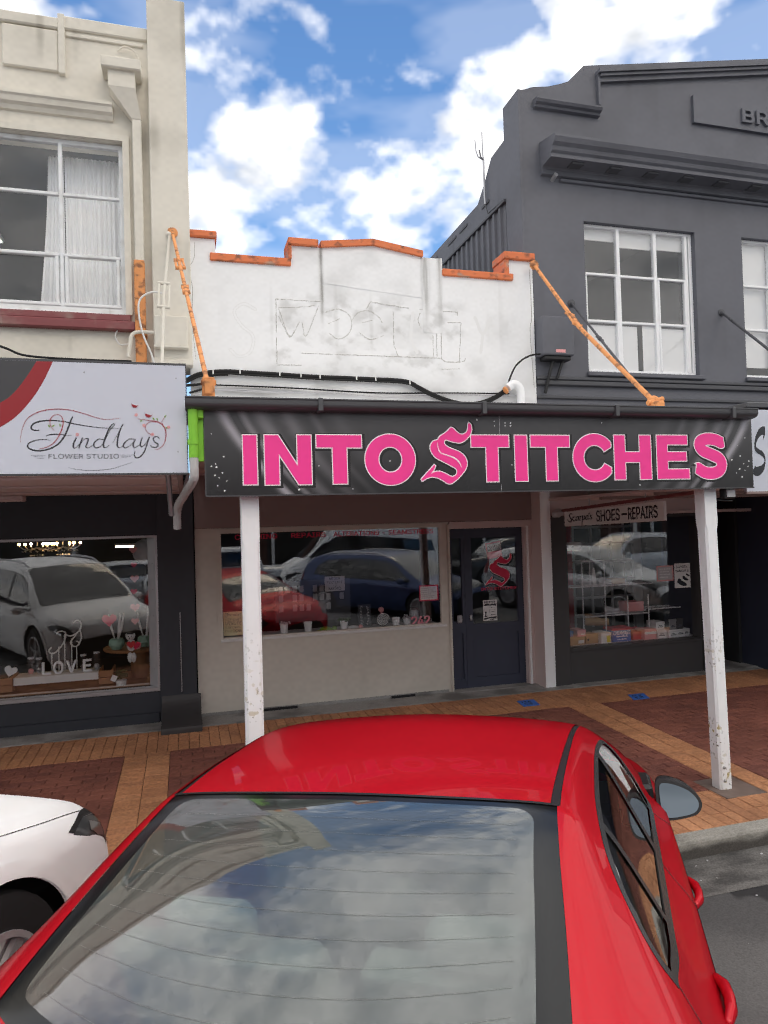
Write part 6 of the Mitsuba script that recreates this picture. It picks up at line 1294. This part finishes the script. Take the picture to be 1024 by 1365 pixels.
def make_car(label, paint, M, L, W, top, belt, axles, r, wsb, rgb_, dl, pillars, tumble=.30, rails=False, base=.24, van=False, grp='parked cars', fine=(.10, .4), name='parked_car', hl_box=None, zmax=.80, ends=(.82, .80), flare=False, hoodline=None, rim=True):
    sh = Shell(gen_table(L, W, top, belt, tumble, base=base, zmax=zmax, ends=ends)); c = Car(name, label, sh, M, grp)
    d = sh.side(dl); pl = unary_union([bar_((b0, -1), (b1, 9), w) for b0, b1, w in pillars]); pn = affinity.scale(d, .97, .86).difference(pl)
    wsr = sbox(wsb[0], 5.75, wsb[1], 10.25); parts = [d, mir(d), wsr]
    rgr = None
    if rgb_: rgr = sbox(rgb_[0], 5.9, rgb_[1], 10.1); parts.append(rgr)
    for b in axles:
        a1, a2 = arch(sh, b, r, r + .045); parts += [a1, a2]
    hl_ = sh.side(hl_box or [(L / 2 - .62, .86), (L / 2 - .10, .66), (L / 2 - .06, .78), (L / 2 - .25, .86)]); tl_ = sh.side([(-L / 2 + .02, .80), (-L / 2 + .20, .80), (-L / 2 + .22, 1.0), (-L / 2 + .02, 1.02)])
    parts += [hl_, mir(hl_), tl_, mir(tl_)]
    db, ds = fine
    c.region('body', full(sh).difference(unary_union(parts)), paint, db=db, ds=ds)
    for f in (lambda p: p, mir):
        k = c.region('window_frame', f(d.difference(pn)), 'mat_trim', off=.001, db=db, ds=ds)
        for g in getattr(pn, 'geoms', [pn]):
            if g.area > .02: c.region('side_window', f(g), 'mat_glass_dark', k, off=-.003, db=db, ds=ds)
        c.region('headlight', f(hl_), 'mat_lens', db=.04, ds=.2); c.region('tail_light', f(tl_), 'mat_tail', db=db, ds=ds)
        for b0, b1, w in pillars[:2]:
            bm = (b0 + b1) / 2; c.region('door_seam', f(Polygon([(bm - .004, .4), (bm + .004, .4), (bm + .004, 3.9), (bm - .004, 3.9)])), 'mat_black', off=.002, db=db, ds=ds)
    c.region('windscreen', wsr, 'mat_glass_dark', off=-.001, db=db, ds=ds)
    if rgr is not None: c.region('rear_screen', rgr, 'mat_glass_dark', off=-.001, db=db, ds=ds)
    c.cap(sh.b0, paint, 'tail_panel'); c.cap(sh.b1, 'mat_trim', 'grille')
    for b in axles:
        for a in (W / 2 - .11, -W / 2 + .11): c.wheel(a, b, r)
    zb = belt[len(belt) // 2][1]
    c.solid('interior', cat_([bx(-W / 2 + .22, W / 2 - .22, -L / 2 + .3, L / 2 - .3, .20, .60), bx(-W / 2 + .16, W / 2 - .16, max(-L / 2 + .5, rgb_[1] if rgb_ else -L / 2 + .5), wsb[1] - .1, .60, zb - .10)]), 'mat_black')
    for a in (-.36, .36):
        c.solid('seat', bx(a - .22, a + .22, wsb[0] - .55, wsb[0] - .42, zb - .12, zb + .28, .04), 'mat_seat')
    for sgn in (1, -1):
        s4 = sh.S([wsb[1] - .30], [4.0 if sgn > 0 else 12.0])[0]; mk = ball(.085, (0, 0, 0), (1.15, .7, .85), 2); mk.apply_translation(s4 + [sgn * .13, 0, .07]); c.solid('mirror', mk, paint, smooth=True)
        c.solid('mirror_glass', trimesh.creation.cylinder(.062, .006, sections=20).apply_transform(trimesh.transformations.rotation_matrix(math.pi / 2, (1, 0, 0))).apply_translation(s4 + [sgn * .13, -.062, .07]), 'mat_mirror')
        if rails:
            bs = np.linspace(rgb_[1] + .15 if rgb_ else -L / 2 + .5, wsb[0] - .1, 9); P = sh.S(bs, np.full(9, 6.1 if sgn > 0 else 9.9)) + [0, 0, .04]; P[0, 2] -= .04; P[-1, 2] -= .04
            c.solid('roof_rail', tube(P, .018, 8), 'mat_alu', smooth=40)
        for (b0, b1, w) in pillars[:2]:
            hh_ = sh.S([(b0 + b1) / 2 - .17], [3.15 if sgn > 0 else 12.85])[0]; c.solid('door_handle', bx(hh_[0] - .02, hh_[0] + .02, hh_[1] - .09, hh_[1] + .09, hh_[2] - .014, hh_[2] + .014, .008), paint if not van else 'mat_trim')
    return c, sh

suv_top = [(-2.30, .95), (-2.22, 1.15), (-1.85, 1.58), (-1.55, 1.68), (-.3, 1.72), (.35, 1.68), (.72, 1.50), (1.30, 1.10), (1.42, 1.06), (1.95, .98), (2.18, .875), (2.30, .70)]
suv_belt = [(-2.30, .90), (-1.9, 1.08), (-.5, 1.03), (.9, .98), (1.4, .955), (1.9, .885), (2.18, .805), (2.30, .62)]
suv_dl = [(-1.72, 1.12), (-1.0, 1.06), (1.02, 1.01), (1.12, 1.06), (.66, 1.43), (.35, 1.54), (-.6, 1.58), (-1.3, 1.53), (-1.62, 1.36)]
suv_p = [(.02, .05, .035), (-.98, -.92, .03)]
hd = math.radians(30)
SUV_HL = [(1.85, .855), (1.98, .80), (2.22, .665), (2.27, .70), (2.14, .84), (1.99, .878)]
SW_O = (-2.20, 2.25, -.14)
wc, wsh = make_car('white four wheel drive wagon parked nose in beside the red car, front corner showing', 'mat_white_paint', pose(*SW_O, hd, (0, .05, 1)), 4.60, 1.84, suv_top, suv_belt, (-1.38, 1.36), .40, (.40, 1.26), (-2.16, -1.66), suv_dl, suv_p, rails=True, fine=(.05, .25),
    hl_box=SUV_HL, zmax=.80)
bonnet = Polygon(np.vstack([catmull([(1.36, 4.7), (1.8, 4.62), (2.1, 4.7), (2.2, 5.3)], 6), catmull([(2.206, 5.3), (2.106, 4.66), (1.8, 4.57), (1.36, 4.65)], 6)]))
for f in (lambda p: p, mir):
    wc.region('bonnet_seam', f(bonnet), 'mat_black', off=.0012, db=.05, ds=.2)
    fl_ = []
    for (r0, r1) in ((.447, .51),):
        t = np.linspace(-.1, math.pi + .1, 40); q0 = [(1.36 + r0 * math.cos(a), wsh.s_of(1.36 + r0 * math.cos(a), .40 + r0 * math.sin(a))) for a in t]; q1 = [(1.36 + r1 * math.cos(a), wsh.s_of(1.36 + r1 * math.cos(a), .40 + r1 * math.sin(a))) for a in t[::-1]]
        wc.region('wheel_arch', f(Polygon(q0 + q1).buffer(0)), 'mat_white_paint', off=.012, db=.05, ds=.15)
    wc.region('headlight_rim', f(wsh.side([(1.82, .875), (1.98, .81), (2.24, .655), (2.29, .69), (2.16, .855), (1.99, .897)]).difference(wsh.side(SUV_HL))), 'mat_trim', off=.003, db=.04, ds=.15)
    wc.region('lamp_unit', f(wsh.side([(2.0, .82), (2.08, .765), (2.16, .735), (2.14, .80), (2.03, .85)])), 'mat_chrome', off=.0025, db=.04, ds=.15)
_lo = lambda pts: [(b, z * .86) for b, z in pts]
make_car('blue wagon with roof rails right of the red car, reflected in the tailor window', 'mat_blue_paint', pose(4.75, -.35, -.09, math.radians(38), (0, .03, 1)), 4.60, 1.84, _lo(suv_top), _lo(suv_belt), (-1.38, 1.36), .33, (.40, 1.26), (-2.16, -1.66), _lo(suv_dl), suv_p, rails=True)
hat_top = [(-2.10, .95), (-2.05, 1.1), (-1.60, 1.40), (-1.30, 1.46), (-.2, 1.48), (.30, 1.44), (.62, 1.32), (1.22, 1.0), (1.35, .97), (1.80, .88), (2.0, .78), (2.10, .64)]
hat_belt = [(-2.10, .90), (-1.6, .98), (-.4, .94), (.9, .89), (1.3, .87), (1.8, .78), (2.0, .70), (2.10, .58)]
hat_dl = [(-1.55, 1.02), (-.9, .97), (.95, .91), (1.05, .95), (.60, 1.24), (.28, 1.34), (-.5, 1.37), (-1.15, 1.33), (-1.45, 1.20)]
make_car('silver hatchback across the street, reflected at the right of the florist window', 'mat_silver_paint', pose(-2.3, -9.0, -.36, math.radians(-75)), 4.20, 1.78, hat_top, hat_belt, (-1.28, 1.28), .32, (.35, 1.18), (-2.0, -1.50), hat_dl, [(.0, .03, .035), (-.92, -.86, .03)])
make_car('silver car parked nose in further right, its bonnet reflected in the shoe shop window', 'mat_silver_paint', pose(8.9, 1.1, -.08, math.radians(30), (0, .04, 1)), 4.20, 1.78, hat_top, hat_belt, (-1.28, 1.28), .32, (.35, 1.18), (-2.0, -1.50), hat_dl, [(.0, .03, .035), (-.92, -.86, .03)])
make_car('pale silver wagon across the street, reflected at the right of the shoe shop window', 'mat_silver_paint', pose(15.2, -6.2, -.22, math.radians(-80)), 4.60, 1.84, suv_top, suv_belt, (-1.38, 1.36), .36, (.40, 1.26), (-2.16, -1.66), suv_dl, suv_p, rails=True)
van_top = [(-2.75, 2.0), (-2.68, 2.35), (-2.4, 2.45), (.6, 2.48), (1.05, 2.36), (1.30, 2.10), (2.05, 1.36), (2.2, 1.28), (2.5, 1.12), (2.68, .94), (2.75, .76)]
van_belt = [(-2.75, 1.30), (-2, 1.30), (1.0, 1.26), (2.0, 1.18), (2.3, 1.08), (2.5, .98), (2.68, .82), (2.75, .66)]
van_dl = [(-2.3, 1.40), (1.85, 1.30), (1.93, 1.36), (1.50, 1.74), (1.3, 1.80), (-2.2, 1.76)]
make_car('white high roofed van across the street, reflected high in the tailor window', 'mat_white_paint', pose(5.6, -6.8, -.24, math.radians(-88)), 5.50, 1.95, van_top, van_belt, (-1.75, 1.65), .36, (1.15, 2.10), None, van_dl, [(.75, .80, .06), (-.75, -.70, .12)], tumble=.14, name='parked_van', zmax=1.0)
ute_top = [(-2.6, .98), (-2.55, 1.06), (-1.0, 1.08), (-.93, 1.40), (-.82, 1.68), (-.4, 1.74), (.55, 1.72), (.85, 1.62), (1.40, 1.18), (1.52, 1.13), (2.2, 1.03), (2.5, .93), (2.6, .78)]
ute_belt = [(-2.6, .92), (-1.0, 1.02), (-.5, 1.06), (1.0, 1.03), (1.5, 1.02), (2.2, .93), (2.5, .84), (2.6, .70)]
ute_dl = [(-.78, 1.12), (1.15, 1.08), (1.24, 1.13), (.82, 1.48), (.55, 1.58), (-.5, 1.60), (-.72, 1.52)]
make_car('silver double cab pickup across the street, reflected behind the left post', 'mat_silver_paint', pose(1.3, -7.2, -.24, math.radians(-85)), 5.2, 1.82, ute_top, ute_belt, (-1.55, 1.65), .37, (.62, 1.36), None, ute_dl, [(.20, .22, .04), (-.70, -.68, .03)], name='parked_pickup')
make_car('dark double cab pickup across the street, reflected in the shoe shop window', 'mat_grey_paint', pose(11.6, -7.4, -.25, math.radians(-85)), 5.2, 1.82, ute_top, ute_belt, (-1.55, 1.65), .37, (.62, 1.36), None, ute_dl, [(.20, .22, .04), (-.70, -.68, .03)], name='parked_pickup')

# ------------------------------------------------------------------ the far side of the street (behind the camera, seen in the glass)
struct('far_pavement', bx(-90, 90, -18.2, -13.9, -.8, -.40), 'mat_concrete', label='footpath on the far side of the street')
for i, (x0, x1, h, m, lab) in enumerate([(-26, -13, 4.6, 'mat_opp_brick', 'brown brick shop across the street at the left'), (-13, -1, 5.4, 'mat_opp', 'tan rendered shop across the street facing the florist'), (-1, 9, 4.4, 'mat_opp_brick', 'brick shop across the street facing the tailor'), (9, 22, 5.0, 'mat_opp', 'tan rendered shop across the street facing the shoe shop'), (22, 38, 4.6, 'mat_opp_brick', 'brown brick shop across the street at the right')]):
    b = thing('far_shop', lab, 'building', 'shops across the street')
    add('wall', bx(x0 + .02, x1 - .02, -30, -18.2, -.4, h, .02), m, b); add('parapet', bx(x0 + .01, x1 - .01, -18.3, -18.0, h, h + .25, .02), 'mat_greydark', b)
    for xx in np.arange(x0 + 1.2, x1 - 2.8, 3.6):
        w = add('window', bx(xx, xx + 2.6, -18.2, -18.12, .2, 2.2, .01), 'mat_greydark', b); add('pane', bx(xx + .08, xx + 2.52, -18.118, -18.11, .28, 2.12), 'mat_frit', w)
    add('awning', bx(x0 + .1, x1 - .1, -18.0, -14.6, 2.55, 2.85, .02), 'mat_greydark', b)
    for xx in np.arange(x0 + .6, x1, 4.0): add('awning_post', bx(xx, xx + .12, -14.8, -14.68, -.4, 2.55), 'mat_offwhite', b)
def tree(x, y, z, h, w, seed, lab):
    t = thing('tree', lab, 'tree', 'trees behind the far shops'); r = np.random.default_rng(seed)
    add('trunk', cat_([tube([(x, y, z), (x + .1, y, z + h * .3), (x - .1, y + .1, z + h * .55)], [.22, .17, .10], 8)] + [tube([(x, y, z + h * .35), (x + w * .3 * math.cos(a), y + w * .3 * math.sin(a), z + h * .6), (x + w * .5 * math.cos(a), y + w * .5 * math.sin(a), z + h * .75)], [.10, .06, .03], 6) for a in r.uniform(0, 6.28, 6)]), 'mat_bark', t)
    n = 1500; c = r.normal(0, 1, (26, 3)); c /= np.linalg.norm(c, axis=1, keepdims=True); c *= r.uniform(.4, 1, (26, 1)); k = r.integers(0, 26, n)
    p = (c[k] + r.normal(0, .17, (n, 3))) * [w * .5, w * .5, h * .32] + [x, y, z + h * .66]
    q = r.normal(0, 1, (n, 3)); q /= np.linalg.norm(q, axis=1, keepdims=True); e = np.cross(q, r.normal(0, 1, (n, 3))); e /= np.linalg.norm(e, axis=1, keepdims=True); s = r.uniform(.16, .34, (n, 1))
    f2 = np.cross(q, e); v = np.stack([p - e * s, p + f2 * s * .6, p + e * s, p - f2 * s * .6], 1).reshape(-1, 3); i = np.arange(n) * 4
    add('crown', trimesh.Trimesh(v, np.concatenate([np.stack([i, i + 1, i + 2], 1), np.stack([i, i + 2, i + 3], 1)]), process=False), 'mat_foliage', t)
for i, (x, h, w) in enumerate([(-20, 11, 8), (-9, 10, 8), (1.5, 12, 9), (12, 10, 8), (22, 12, 9), (31, 10, 8)]):
    tree(x, -34.5 - (i % 2) * 2, -.5, h * .62, w * .8, 100 + i, ['broad green tree behind the brown brick shop at the left', 'green tree above the tan shop facing the florist', 'tall green tree above the shop facing the tailor', 'green tree above the shop facing the shoe shop', 'tall broad tree between the two right hand far shops', 'green tree above the far brick shop at the right'][i])
